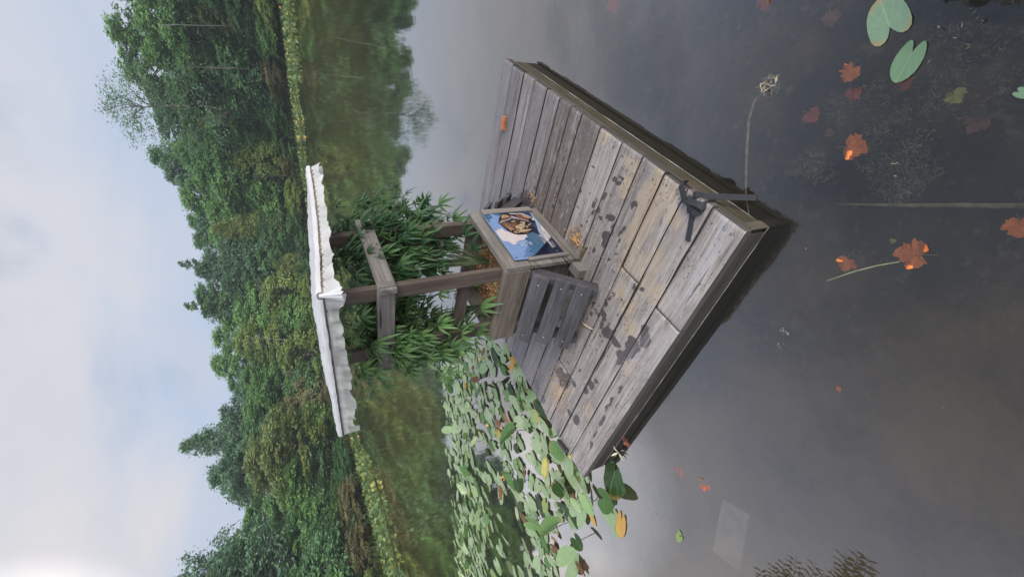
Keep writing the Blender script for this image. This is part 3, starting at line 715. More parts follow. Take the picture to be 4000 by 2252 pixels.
head = [
 (I_blk, Z([(215, 700), (250, 450), (340, 250), (400, 205), (690, 205), (800, 240), (820, 150), (1500, 130), (1900, 290), (2120, 400), (2290, 600), (2120, 690), (2010, 840), (2100, 930), (2090, 1060), (2020, 1110), (2080, 1180), (1830, 1310), (1560, 1300), (1350, 1345), (1080, 1300), (800, 1180), (560, 990), (400, 850)])),
 (I_b2, Z([(375, 400), (400, 240), (690, 235), (880, 340), (700, 380), (540, 390), (480, 440)])),
 (I_b1, Z([(360, 500), (480, 440), (700, 385), (890, 380), (880, 450), (620, 530), (430, 600), (300, 680)])),
 (I_gl, Z([(260, 690), (420, 570), (650, 530), (880, 440), (900, 370), (930, 340), (950, 420), (860, 500), (620, 580), (440, 630), (320, 720)])),
 (I_wh, Z([(820, 150), (1200, 150), (1510, 135), (1900, 290), (2100, 390), (2060, 400), (1500, 165), (850, 185)])),
 (I_b1, Z([(880, 190), (1250, 170), (1500, 180), (1900, 310), (2060, 400), (1880, 450), (1500, 330), (1100, 230)])),
 (I_b2, Z([(1500, 220), (1900, 330), (1990, 400), (1860, 430), (1560, 320)])),
 (I_red, Z([(1180, 250), (1460, 350), (1880, 500), (1860, 530), (1560, 440), (1240, 330)])),
 (I_gl, Z([(880, 280), (1200, 370), (1900, 560), (1940, 610), (1400, 470), (1000, 430)])),
 (I_b4, Z([(1000, 460), (1500, 490), (1800, 620), (1500, 600), (1250, 640), (900, 560)])),
 (I_b2, Z([(880, 610), (1080, 540), (1180, 600), (1080, 650), (960, 640)])),
 (I_b1, Z([(330, 720), (560, 620), (800, 650), (1050, 720), (1250, 660), (1200, 900), (1150, 1120), (850, 1060), (600, 950)])),
 (I_b3, Z([(1160, 870), (1320, 700), (1480, 600), (1700, 620), (1680, 760), (1640, 980), (1520, 1010), (1330, 960), (1200, 960)])),
 (I_b4, Z([(1280, 660), (1580, 670), (1560, 720), (1440, 720), (1200, 850)])),
 (I_b2, Z([(1460, 860), (1600, 780), (1640, 960), (1520, 1020)])),
 (I_b4, Z([(1370, 850), (1430, 820), (1440, 860), (1400, 880)])),
 (I_b4, Z([(590, 720), (680, 650), (800, 700), (880, 830), (860, 900), (720, 890), (630, 830)])),
 (I_b2, Z([(610, 740), (660, 690), (650, 790), (740, 880), (860, 900), (720, 920), (630, 850)])),
 (I_red, Z([(690, 740), (790, 740), (830, 830), (760, 830)])), (I_wh, Z([(800, 860), (850, 820), (840, 880)])),
 (I_b2, Z([(600, 950), (700, 990), (930, 960), (1100, 1100), (850, 1050)])),
 (I_b2, Z([(800, 1060), (960, 1130), (940, 1180), (850, 1130)])), (I_b2, Z([(1080, 1180), (1220, 1130), (1400, 1180), (1380, 1270), (1240, 1270), (1060, 1240)])),
 (I_b4, Z([(1200, 1200), (1300, 1170), (1370, 1210), (1290, 1255)])),
 (I_b3, Z([(1200, 960), (1300, 930), (1420, 950), (1560, 1030), (1500, 1060), (1340, 1040), (1330, 1110), (1250, 1120)])), (I_b4, Z([(1240, 1000), (1330, 980), (1370, 1020), (1290, 1060)])),
 (I_b3, Z([(1330, 1110), (1480, 1060), (1900, 1030), (2050, 1020), (2040, 1070), (1800, 1160), (1500, 1220), (1390, 1200)])), (I_blk, Z([(1440, 1170), (1520, 1130), (1580, 1170), (1510, 1210)])), (I_wh, Z([(1480, 1175), (1520, 1155), (1540, 1180), (1500, 1195)])),
 (I_b2, Z([(1640, 1070), (1900, 1045), (2030, 1040), (1800, 1110)])),
 (I_b1, Z([(1560, 1260), (1800, 1190), (1960, 1150), (1900, 1220), (1800, 1290)])),
 (I_b3, Z([(1690, 880), (1760, 820), (1860, 860), (1870, 930), (1780, 980)])), (I_blk, Z([(1730, 900), (1800, 890), (1850, 870), (1800, 920), (1790, 960)])), (I_b3, Z([(1850, 760), (1930, 740), (1980, 790), (1920, 850), (1880, 830)])), (I_gl, Z([(1950, 690), (2070, 690), (2000, 760)])), (I_gl, Z([(2060, 480), (2110, 430), (2230, 510), (2110, 540)])), (I_wh, Z([(2070, 480), (2110, 440), (2200, 500), (2120, 520)])),
]
group_mesh('portrait', head)
# lettering
def letters(txt, pos, size, mat, ang=0.):
    lev[0] += 1
    cu = bpy.data.curves.new('lettering', 'FONT'); cu.body = txt; cu.size = size; cu.align_x = 'CENTER'; cu.align_y = 'CENTER'
    o = bpy.data.objects.new('tmp_text', cu); COL.objects.link(o); dg = bpy.context.evaluated_depsgraph_get()
    me = bpy.data.meshes.new_from_object(o.evaluated_get(dg)); bpy.data.objects.remove(o)
    u, v = su(*pos)
    me.transform(Matrix.Translation((u, -.0046 - .00008 * lev[0], v)) @ Matrix.Rotation(ang, 4, 'Y') @ Matrix.Rotation(math.pi / 2, 4, 'X'))
    me.materials.clear(); me.materials.append(mat); return link('lettering', me, sign)
I_pale = ink('sign pale lettering', (0.374, 0.462, 0.598)); I_dim = ink('sign dim lettering', (0.116, 0.163, 0.224)); I_brk = ink('sign brown lettering', (0.109, 0.061, 0.048))
letters('RIP', (1145, 915), .026, I_pale); letters('2010', (1205, 905), .024, I_pale); letters('TO', (1265, 885), .028, I_pale); letters('282', (1340, 885), .026, I_pale)
letters('NORTHS', (1410, 800), .030, I_dim); letters('LITTLE', (1490, 790), .028, I_dim); letters('FOREST', (1560, 800), .022, I_dim)
letters('LAKE', (1615, 790), .030, I_brk); letters('WATERS', (1690, 700), .026, I_gl)
letters('SWIMS', (1765, 880), .030, I_wh); letters('LAKE', (1825, 880), .026, I_gl)
for p in [(1195, 205), (1905, 1058), (1020, 1200), (360, 290)]:
    u, v = su(*p); q = MB(); disc(q, (u, -.0112, v), .006, 10, .003, Vector((1, 0, 0)), Vector((0, 0, 1)), Vector((0, -1, 0))); q.build('screw', M_metal, sign)
# ------------------------------------------------------------------ small things on the deck
M_strap = plain('black webbing strap', (.018, .019, .022), .75, .2, 120)
strap = empty('mooring_strap', L2W(.28, .03), YAW)
tag(strap, 'black webbing strap knotted round a plank end and running down into the water', 'strap')
def ribbon(name, pts, width, side, parent, mat, th=.0025):
    q = MB(); L = []
    for k, p in enumerate(pts):
        p = Vector(p); t = Vector(pts[min(k + 1, len(pts) - 1)]) - Vector(pts[max(k - 1, 0)])
        s = Vector(side[k] if isinstance(side, list) else side).normalized(); n_ = t.cross(s); n_ = n_.normalized() if n_.length > 1e-6 else Vector((0, 0, 1))
        L.append([p - s * width / 2 - n_ * th, p + s * width / 2 - n_ * th, p + s * width / 2 + n_ * th, p - s * width / 2 + n_ * th])
    pts2 = [v for l in L for v in l]; fs = []
    for k in range(len(L) - 1):
        for j in range(4): fs.append((k * 4 + j, k * 4 + (j + 1) % 4, k * 4 + 4 + (j + 1) % 4, k * 4 + 4 + j))
    fs += [(3, 2, 1, 0), tuple((len(L) - 1) * 4 + j for j in range(4))]
    q.mesh(pts2, fs); return q.build(name, mat, parent, bevel=.001)
def SL(x, y, z): return (x - .28, y - .03, z)
ribbon('strap_loop', [SL(.385, -.004, -.05), SL(.375, -.006, .0), SL(.36, .0, .008), SL(.32, .035, .009), SL(.26, .04, .010), SL(.225, .02, .009), SL(.215, -.004, .004), SL(.212, -.004, -.05)], .032, [(0, .3, 0), (0, 1, .3), (.4, 1, 0), (.3, 1, 0), (0, 1, 0), (-.5, 1, 0), (0, 1, .3), (0, .3, 0)], strap, M_strap)
ribbon('strap_loop', [SL(.315, .05, .018), SL(.285, .028, .024), SL(.25, .016, .026), SL(.222, .010, .018), SL(.205, .018, .010), SL(.21, .04, .012), SL(.235, .055, .016), SL(.262, .045, .014)], .034, [(1, 1, 0), (.7, 1, .2), (.5, 1, .3), (.3, 1, .6), (0, .4, 1), (-.6, .6, .8), (-.5, 1, .3), (0, 1, 0)], strap, M_strap)
ribbon('strap_loop', [SL(.29, .005, .012), SL(.275, .03, .021), SL(.262, .055, .018), SL(.255, .075, .010)], .030, (1, .25, 0), strap, M_strap)
ribbon('strap_tail', [SL(.252, .055, .012), SL(.240, .085, .0085), SL(.225, .12, .0065), SL(.210, .16, .0065), SL(.200, .185, .0065)], .026, (1, .32, 0), strap, M_strap)
wp = Vector((.131, -.066, -.1684)); top = Vector((.285, .0, .012))
pp = [top, top + Vector((-.012, -.014, .004))] + [top.lerp(wp, f) + Vector((0, 0, .012 * math.sin(f * 3))) for f in (.2, .45, .7, 1.)] + [wp + (wp - top) * .35]
ribbon('strap_line', [SL(*p) for p in pp], .026, (.45, -.88, -.08), strap, M_strap)
# orange sponge, stick bits, dark tube
M_or = plain('orange sponge', (.36, .125, .05), .95, .35, 60, bump=.8)
ox, oy = 2.082, .402
q = MB(); pts = []; nn = 8
for s in (0, 1):
    for (a, c) in ((-1, -1), (-.3, -1.05), (.4, -.96), (1, -1.0), (1.02, .1), (.97, 1.0), (.2, 1.04), (-.5, .97), (-1.03, 1.0), (-.98, 0)):
        pts.append((a * .023 * (1 - .06 * s), c * .050 * (1 - .04 * s), .022 * s))
q.mesh(pts, [tuple(range(10))[::-1], tuple(range(10, 20))] + [(k, (k + 1) % 10, 10 + (k + 1) % 10, 10 + k) for k in range(10)])
o = q.build('sponge', M_or, bevel=.0015); o.location = L2W(ox, oy, .004); o.rotation_euler = (0, 0, YAW + .12)
tag(o, 'small orange brick shaped sponge lying on the far right planks', 'sponge')
M_tube = plain('dark plastic', (.03, .026, .026), .3, .2, 50)
tb = empty('plastic_tube', L2W(.255, 2.118, .021), YAW); tag(tb, 'short dark plastic tube lying at the left edge of the platform beside the lilies', 'tube')
q = MB(); q.tube([(-.055, -.014, 0), (-.05, -.013, 0), (.05, .013, 0), (.055, .014, 0)], [.014, .018, .018, .014], 14); q.build('body', M_tube, tb, smooth=False)
q = MB(); q.tube([(.055, .014, 0), (.068, .018, 0)], [.012, .011], 12); q.build('cap', M_tube, tb)
M_stick = plain('bleached stick', (.36, .29, .22), .8, .3, 30); M_bark = plain('greenish bark', (.12, .10, .05), .85, .4, 30)
q = MB(); q.tube([L2W(.585, 1.10, .006), L2W(.545, 1.085, .010), L2W(.505, 1.07, .009), L2W(.475, 1.055, .006)], [.004, .007, .006, .003], 6)
tag(q.build('twig', M_stick), 'pale curved twig on the planks below the near steps', 'twig')
q = MB(); q.tube([L2W(.80, .752, .008), L2W(.795, .70, .012), L2W(.792, .65, .011), L2W(.775, .632, .014)], [.006, .009, .008, .005], 6)
tag(q.build('twig', M_bark), 'short greenish twig on the planks at the foot of the sign', 'twig')
q = MB()
for k in range(190):
    a, r_ = R.uniform(0, 6.28), abs(R.gauss(0, .032)); chip(q, L2W(.90 + r_ * math.cos(a) * 1.7, .665 + r_ * math.sin(a) * 1.0, .005 + .022 * math.exp(-(r_ / .04) ** 2) * R.random()), R.uniform(.006, .015))
for k in range(60): chip(q, L2W(R.uniform(.6, 1.5), R.uniform(.35, .72), .005), R.uniform(.003, .008))
for k in range(14): chip(q, L2W(R.gauss(1.46, .03), R.gauss(.71, .02), .008), R.uniform(.008, .018))
kind(q.build('spilled_wood_chips', M_chip), 'stuff')
M_crumb = plain('feed crumbs', (.50, .31, .14), .9, .35, 40)
q = MB()
for k in range(520):
    px, py = z5(R.gauss(425, 42), R.gauss(800, 85)); x, y = dk(px, py)
    if .02 < x < 2 and 1 < y < 2.1: chip(q, L2W(x, y, .004), R.uniform(.003, .008))
kind(q.build('feed_crumbs', M_crumb), 'stuff')
q = MB()
for k in range(120): chip(q, L2W(R.uniform(.05, 1.3), R.uniform(.05, 2.05), .005), R.uniform(.002, .0055))
kind(q.build('deck_debris', M_crumb), 'stuff')

# ------------------------------------------------------------------ leafy plants in the planter
M_hemp = leaf_mat('serrated leaf green', (.036, .090, .040), (.16, .29, .10), .4, .4, True, .7, 5)
M_stem = plain('green stem', (.05, .075, .03), .7, .3, 20)
def leaflet(q, base, d, n_, L, W, droop, r):
    """one narrow toothed leaflet, folded along its midrib"""
    d = d.normalized(); s = d.cross(n_).normalized(); n_ = s.cross(d).normalized()
    prof = [(0, .10), (.22, .72), (.42, 1.), (.62, .82), (.82, .42), (1., 0.)]
    mid = []; lf = []; rt_ = []
    for t, w_ in prof:
        p = base + d * (L * t) - Vector((0, 0, 1)) * (droop * L * t * t)
        mid.append(p); e = n_ * (W * .35 * w_)
        lf.append(p + s * (W * w_) + e); rt_.append(p - s * (W * w_) + e)
    pts = mid + lf[:-1] + rt_[:-1]; n0 = len(mid); fs = []
    for k in range(n0 - 1):
        if k < n0 - 2: fs.append((k, k + 1, n0 + k + 1, n0 + k)); m0 = n0 + n0 - 1; fs.append((k + 1, k, m0 + k, m0 + k + 1))
        else: fs.append((k, k + 1, n0 + k)); m0 = n0 + n0 - 1; fs.append((k + 1, k, m0 + k))
    q.mesh(pts, fs, r)
def fan_leaf(q, base, d, size, r):
    d = d.normalized(); up = Vector((R.gauss(0, .35), R.gauss(0, .35), 1)); s = d.cross(up).normalized(); n_ = s.cross(d).normalized()
    k = R.choice((5, 7, 7, 7, 3)); h = k // 2; dr = R.uniform(.15, .75)
    for i in range(-h, h + 1):
        a = i * (.52 if k >= 7 else .6) + R.uniform(-.08, .08)
        dd = d * math.cos(a) + s * math.sin(a) - n_ * .12 * abs(i)
        L = size * (1 - .20 * abs(i) - (.12 if abs(i) == 3 else 0)) * R.uniform(.92, 1.08)
        leaflet(q, base, dd, n_, L, L * .108, dr * R.uniform(.7, 1.3), r)
def hemp(name, base, tips, label, nleaf, size=.125):
    root = empty(name, base); tag(root, label, 'plant', 'leafy plants in the planter')
    qs, ql = MB(), MB(); base = Vector(base)
    for (tx, ty, tz, th) in tips:
        tip = Vector(L2W(tx, ty, tz)) - base; c1 = Vector((tip.x * .25, tip.y * .25, tip.z * .65)); pts = []
        for i in range(9):
            t = i / 8; p = c1 * (2 * t * (1 - t)) + tip * (t * t)
            pts.append(p + Vector((R.gauss(0, .006), R.gauss(0, .006), 0)) * min(1, t * 4))
        qs.tube(pts, [th * (1 - .75 * i / 8) for i in range(9)], 5)
        for k in range(nleaf):
            t = R.uniform(.38, 1) ** .75; f = t * 8; i = min(7, int(f)); p = pts[i].lerp(pts[i + 1], f - i)
            az = R.uniform(0, 6.283); out_ = Vector((math.cos(az), math.sin(az), R.uniform(-.25, .55)))
            br = p + out_ * R.uniform(.04, .17) * (1.15 - .5 * t)
            qs.tube([p, (p + br) / 2 + Vector((0, 0, .01)), br], [.0022, .0018, .0012], 4, cap=False)
            nl = R.choice((1, 1, 2, 2, 3))
            for j in range(nl):
                dd = out_ + Vector((R.gauss(0, .5), R.gauss(0, .5), R.gauss(-.05, .3)))
                fan_leaf(ql, br, dd, size * R.uniform(.55, 1.2) * (.75 if t > .9 else 1), R.random())
    for k in range(4):      # a few large low leaves
        az = R.uniform(0, 6.283); p = Vector((.05 * math.cos(az), .05 * math.sin(az), .12)); br = p + Vector((math.cos(az), math.sin(az), .5)) * R.uniform(.1, .2)
        qs.tube([p * .2, (p + br) / 2, br], [.003, .0025, .0018], 4); fan_leaf(ql, br, Vector((math.cos(az), math.sin(az), .1)), .15, R.random())
    qs.build('stem', M_stem, root); ql.build('leaves', M_hemp, root)
    return root
tA = [(1.30, .84, 1.34), (1.55, .88, 1.28), (1.72, .96, 1.10), (1.45, .80, 1.12), (1.22, .86, 1.43), (1.60, 1.0, 1.38), (1.40, .98, 1.44), (1.80, .90, .98), (1.52, 1.12, 1.24), (1.30, .76, 1.26), (1.82, .96, 1.18), (1.94, .90, .98), (1.84, 1.0, .82), (1.90, .86, 1.16), (1.46, .70, 1.22), (1.28, .72, 1.06), (1.70, .80, 1.02), (1.5, .86, 1.42), (1.14, .82, 1.38), (1.36, .88, 1.42), (1.74, .88, 1.32), (1.05, .80, 1.26), (1.62, .80, .82), (1.56, .74, .94), (1.85, .84, .72)]
tB = [(.92, 1.36, 1.38), (.84, 1.52, 1.24), (.95, 1.62, 1.0), (.76, 1.36, 1.06), (1.0, 1.26, 1.44), (.84, 1.46, .92), (.96, 1.52, 1.36), (.82, 1.06, 1.16), (1.02, 1.66, 1.14), (.86, 1.16, 1.38), (.86, 1.62, .86), (.80, 1.30, 1.26), (.90, 1.06, 1.38), (.84, 1.22, 1.43), (.80, 1.44, 1.38), (.98, 1.70, 1.26), (.74, 1.26, 1.20), (.78, 1.40, .80)]
tC = [(1.25, 1.25, 1.43), (1.45, 1.35, 1.3), (1.10, 1.40, 1.40), (1.35, 1.30, 1.14), (1.15, 1.1, 1.30), (1.05, 1.05, 1.43), (1.5, 1.25, 1.42), (1.0, 1.2, 1.16)]
hemp('leafy_plant', L2W(1.16, .98, .43), [t + (.0052,) for t in tA], 'bushy green plant with toothed fan leaves leaning right of the front post', 24, .112)
hemp('leafy_plant', L2W(1.0, 1.2, .43), [t + (.005,) for t in tB], 'bushy green plant with toothed fan leaves on the lily side of the front post', 24, .112)
hemp('leafy_plant', L2W(1.22, 1.2, .43), [t + (.005,) for t in tC], 'slimmer plant at the back of the planter behind the other two', 20, .112)
q = MB(); q.tube([L2W(1.02, .93, .44), L2W(.98, .96, .49), L2W(.94, 1.02, .475), L2W(.90, 1.10, .46)], [.006, .006, .005, .004], 6)
tag(q.build('cut_stalk', plain('yellow stalk', (.30, .25, .09), .6, .3, 20)), 'yellowish cut stalk curving over the bark mulch in the planter', 'stalk')

# ------------------------------------------------------------------ lily pads
BR = (.33, .17, .06)
L_pale = leaf_mat('waxy pale lily leaf', (.215, .305, .14), (.36, .44, .24), .10, .36, True, .7, 6, .2, dirt=(.09, .12, .06))
L_sage = leaf_mat('sage lily leaf', (.12, .20, .115), (.185, .28, .165), .10, .36, True, .6, 6, .2, dirt=(.06, .09, .05))
L_mid = leaf_mat('green lily leaf', (.08, .18, .045), (.17, .28, .085), .32, .4, True, .5, 7, .2)
L_dark = leaf_mat('dark lily leaf', (.016, .045, .012), (.04, .09, .02), .30, .45, True, .4, 7, .2)
L_yel = leaf_mat('yellowing lily leaf', (.22, .33, .10), (.60, .45, .12), .2, .5, True, .4, 9, .2, brown=(.40, .14, .04))
L_brn = leaf_mat('withered lily leaf', (.16, .09, .05), (.36, .18, .08), .15, .8, True, .2, 12, .2)
L_tan = leaf_mat('burnt yellow lily leaf', (.50, .27, .06), (.62, .40, .12), .2, .6, True, .3, 12, .2, brown=(.12, .06, .03))
M_lstem = plain('reddish lily stalk', (.075, .05, .04), .6, .3, 20)
# half outline from notch round the back lobe to the tip: (x, y)
OUT = [(.012, -.27), (.045, -.36), (.09, -.47), (.16, -.56), (.25, -.575), (.335, -.50), (.40, -.34), (.435, -.12), (.43, .10), (.39, .30), (.31, .47), (.20, .59), (.09, .655), (0, .675)]
def pad_mesh(name, mat, fold=.0, curl=0., wave=.012, wide=1., seed=0, open_=0., thick=.0):
    rr = random.Random(seed); q = MB(); cols = 4; pts = []; fs = []
    ph = rr.uniform(0, 9)
    for sgn in (-1, 1):
        base = len(pts)
        for (x, y) in OUT:
            for k in range(cols + 1):
                s = k / cols; x_ = x * wide * s; yy = y if y > -.2 else -.2 + (y + .2) * s
                X = sgn * x_ * (1 + open_ * (-y if y < 0 else 0)); 
                Z = fold * abs(X) + curl * (yy ** 2) * .6 + wave * noise.noise(Vector((X * 4 + ph, yy * 4, sgn * .3))) * (.3 + s)
                pts.append((X, yy, Z))
        n_ = len(OUT)
        for i in range(n_ - 1):
            for k in range(cols):
                a = base + i * (cols + 1) + k; f = (a, a + 1, a + cols + 2, a + cols + 1); fs.append(f if sgn > 0 else f[::-1])
    q.mesh(pts, fs, rr.random()); return q.data(name, mat, True)
PADS = {}
def veins(mt):
    nt = mt.node_tree; b = NB(nt); uv = b.n('ShaderNodeUVMap').outputs[0]; sx = b.n('ShaderNodeSeparateXYZ'); b.l(uv, sx.inputs[0])
    an = b.math('ARCTAN2', sx.outputs[0], b.math('ADD', sx.outputs[1], .28))
    v = b.ramp(b.math('ABSOLUTE', b.math('SINE', b.math('MULTIPLY', an, 9.))), .22, .03)
    mid = b.ramp(b.math('ABSOLUTE', sx.outputs[0]), .022, .004); f = b.math('MULTIPLY', b.math('MAXIMUM', b.math('MULTIPLY', v, .6), mid), .4)
    ln = b.n('ShaderNodeVectorMath', operation='LENGTH'); b.l(uv, ln.inputs[0]); oi = b.n('ShaderNodeObjectInfo').outputs['Random']
    rim = b.math('MULTIPLY', b.ramp(b.math('ADD', ln.outputs['Value'], b.math('MULTIPLY', b.noise(uv, 7, 4, .7), .5)), .70, .86), b.ramp(oi, .45, .8))
    pr = [n for n in nt.nodes if n.type == 'BSDF_PRINCIPLED'][0]; src = pr.inputs['Base Color'].links[0].from_socket
    c = b.mix(f, src, b.mix(.55, src, (.55, .62, .34))); c = b.mix(b.math('MULTIPLY', rim, .75), c, (.30, .20, .07))
    c = b.mix(b.ramp(oi, .0, .45, .35, 0), c, b.mix(1., c, (.75, .95, .5), 'MULTIPLY')); b.l(c, pr.inputs['Base Color'])
for _m in (L_sage, L_pale, L_mid, L_dark, L_yel): veins(_m)
def pm(matk, shape, seed):
    k = (matk, shape, seed % 3)
    if k not in PADS:
        mat = {'sage': L_sage, 'pale': L_pale, 'mid': L_mid, 'dark': L_dark, 'yellow': L_yel, 'brown': L_brn, 'burnt': L_tan}[matk]
        f = {'flat': (.03, .02, .030, 1.), 'cup': (.35, .12, .03, .95), 'fold': (1.0, .1, .05, .85), 'droop': (-.35, -.25, .04, 1.), 'shrivel': (.7, .35, .22, .7)}[shape]
        PADS[k] = pad_mesh('lily_blade', mat, f[0], f[1], f[2], f[3], seed % 3 * 7 + len(PADS), [0, .35, -.2][seed % 3])
    return PADS[k]
STEMS = {}
def lily(p, size, rz, tilt=0., tdir=0., z=.004, matk='pale', shape='flat', label='', cat='lily pad', group=None, stem=False, seed=0, wide=1.):
    """one lily leaf: blade, and a stalk when it stands out of the water"""
    rot = Matrix.Rotation(rz, 3, 'Z'); ax = Vector((math.cos(tdir), math.sin(tdir), 0)); M3 = Matrix.Rotation(tilt, 3, ax) @ rot
    if stem:
        root = empty('lily_pad', (p[0], p[1], 0)); o = link('blade', pm(matk, shape, seed), root); o.location = (0, 0, z)
        q = MB(); d = Vector((R.gauss(0, .03), R.gauss(0, .03), -z - .03)); q.tube([(0, 0, z - .001), (d.x * .4 + .004, d.y * .4, z * .45), (d.x, d.y, -.03)], [.0028, .0034, .0036], 5)
        q.build('stalk', M_lstem, root)
    else:
        root = o = link('lily_pad', pm(matk, shape, seed)); o.location = (p[0], p[1], z)
    o.rotation_euler = M3.to_euler(); o.scale = (size * wide, size, size)
    tag(root, label, cat, group); return root
GB = 'lily leaves crowding the bed left of the platform'
def hero(px, py, L, ang, matk, shape, label, tilt=0, tdir=0, z=.004, stem=False, seed=0, wide=1., group=GB):
    """ang: direction of the leaf tip, as a pixel direction in the frame (degrees, 0 = right, 90 = down)"""
    p = gd(px, py, z); h_ = L / 2; ca, sa = math.cos(rad(ang)), math.sin(rad(ang)); d = gd(px + h_ * ca, py + h_ * sa, z) - gd(px - h_ * ca, py - h_ * sa, z); L = d.length / 1.26
    return lily(p, L, math.atan2(d.y, d.x) - math.pi / 2, tilt, tdir, z, matk, shape, label, 'lily pad', group, stem, seed, wide)
cor = [L2W(0, 0), L2W(AX, 0), L2W(AX, BY), L2W(0, BY)]
# leaves that can be told apart one by one
hero(1541, 1203, 90, 95, 'dark', 'droop', 'largest dark green lily leaf, glossy and bent, right beside the left corner of the platform', .25, YAW, .035, True, 0)
hero(1535, 1248, 48, 80, 'dark', 'droop', 'dark green lily leaf with a yellow rim beyond the largest dark leaf', .1, YAW, .02, True, 1)
hero(1526, 1258, 60, 25, 'mid', 'cup', 'heart shaped lily leaf held up on its stalk beside the large dark leaf', .35, 2.3, .07, True, 2)
hero(1527, 1297, 65, 60, 'pale', 'flat', 'pale pointed lily leaf floating past the raised heart shaped leaf', .05, 0, .008, False, 1, .75)
hero(1545, 1310, 78, 80, 'pale', 'flat', 'large pale lily leaf at the outer edge of the bed, towards the open water', .03, 0, .006, False, 0, .85)
hero(1562, 1318, 62, 95, 'burnt', 'flat', 'yellow and brown scorched lily leaf lying outermost in the water', .05, 0, .008, False, 2, .6)
hero(1488, 1297, 52, 70, 'burnt', 'flat', 'yellow scorched lily leaf under the tip of a green one near the platform corner', .05, 0, .006, False, 1, .65)
hero(1478, 1260, 72, 60, 'pale', 'cup', 'pale lily leaf arching over the scorched yellow leaf', .35, 1.0, .05, True, 0, .8)
hero(1455, 1287, 50, -70, 'pale', 'flat', 'round pale lily leaf beside a black leaf shadow', .1, .6, .03, True, 1, .95)
hero(1453, 1363, 46, 55, 'dark', 'cup', 'almost black lily leaf standing alone on a bent stalk over open water', .75, 1.2, .09, True, 0)
hero(1385, 1335, 50, -80, 'mid', 'fold', 'upright green lily leaf on a long reddish stalk', .9, 1.9, .10, True, 2)
hero(1435, 1411, 52, -60, 'pale', 'cup', 'pale lily leaf with a withered brown margin, lowest in the bed', .15, .4, .015, False, 2)
hero(1462, 1425, 46, 60, 'brown', 'shrivel', 'withered brown lily leaf against the lowest pale leaf', .1, 0, .01, False, 1, .6)
hero(1428, 1165, 66, 80, 'pale', 'flat', 'large pale lily leaf touching the left edge of the platform', .15, .4, .04, True, 0)
hero(1405, 1130, 46, -140, 'mid', 'cup', 'green lily leaf leaning against the platform edge above the dark tube', .35, .8, .08, True, 1)
hero(1440, 1205, 66, 60, 'pale', 'flat', 'pale lily leaf just beyond the yellow flower bud', .08, .4, .03, True, 1, .85)
hero(1376, 1175, 50, 85, 'yellow', 'cup', 'yellow edged lily leaf curling up in the middle of the bed near the platform', .3, .9, .05, True, 0, .8)
hero(1284, 1094, 44, 100, 'mid', 'fold', 'bright green folded lily leaf standing above the flat pads', .7, 1.6, .09, True, 1, .8)
hero(1310, 985, 50, 85, 'mid', 'cup', 'green lily leaf pressed against the platform edge near the planter', .4, 2.5, .06, True, 1)
hero(1297, 910, 44, 100, 'burnt', 'shrivel', 'brown curled lily leaf by the platform edge under the planter plants', .3, .6, .05, True, 0, .8)
hero(1395, 1052, 36, 60, 'dark', 'flat', 'dark lily leaf lying in the shade of the platform edge', .05, 0, .006, False, 1)
# single pads out on the open water
GO = 'single pads out on the open water'
hero(2232, 50, 108, 250, 'sage', 'flat', 'big round lily pad, partly awash, nearest the muddy corner', 0, 0, .004, False, 1, 1.05, GO)
hero(2284, 152, 122, 118, 'sage', 'flat', 'big heart shaped lily pad with a deep notch, beside the awash pad', 0, 0, .005, False, 2, .92, GO)
hero(2572, 234, 42, 20, 'sage', 'flat', 'lily pad cut off at the bottom edge below the two big pads', 0, 0, .004, False, 0, 1, GO)
for (x, y, L, a, mk, lb) in [(1374, 42, 0.11, 60, 'pale', 'rounded lily pad outermost in the close trio right of the platform'), (1351, 56, 0.15, 110, 'pale', 'long lily pad in the middle of the trio right of the platform'), (1337, 60, 0.085, 190, 'yellow', 'yellow green spotted lily pad of the trio right of the platform'), (1340, 22, 0.15, 100, 'pale', 'narrow lily pad behind the trio right of the platform'), (1352, 4, 0.13, 110, 'pale', 'lily pad at the frame edge behind the trio, beside a narrow pad'), (1338, 3, 0.1, 95, 'pale', 'farther lily pad at the frame edge behind the trio'),
                          (1209, 188, 0.06, 200, 'pale', 'small far lily pad, first of the touching pair behind the platform'), (1216, 197, 0.06, 100, 'pale', 'small far lily pad, second of the touching pair behind the platform'), (1229, 187, 0.06, 150, 'pale', 'faint brownish far lily pad closest to the platform corner'), (1216, 227, 0.065, 80, 'pale', 'slender far lily pad, farthest of the three near the far planks'), (1225, 241, 0.065, 90, 'pale', 'slender far lily pad, lowest of the three near the far planks'), (1230, 226, 0.055, 90, 'yellow', 'slender far lily pad, closest of the three to the far planks'), (1172, 150, 0.065, 90, 'pale', 'solitary far lily pad in the middle of the open water')]:
    hero(x, y, L, a, mk, 'flat', lb, 0, 0, .004, False, int(x), .9, GO)
hero(1710, 1338, 17, 60, 'yellow', 'flat', 'tiny yellow green pad beside another off the left corner', 0, 0, .004, False, 0, .9, GO)
hero(1708, 1351, 18, 120, 'yellow', 'flat', 'slightly larger yellow green pad of the tiny pair off the left corner', 0, 0, .004, False, 1, .9, GO)
hero(1930, 1, 16, 60, 'brown', 'flat', 'withered scrap of lily leaf at the frame edge near the red leaf', 0, 0, .004, False, 1, .5, GO)
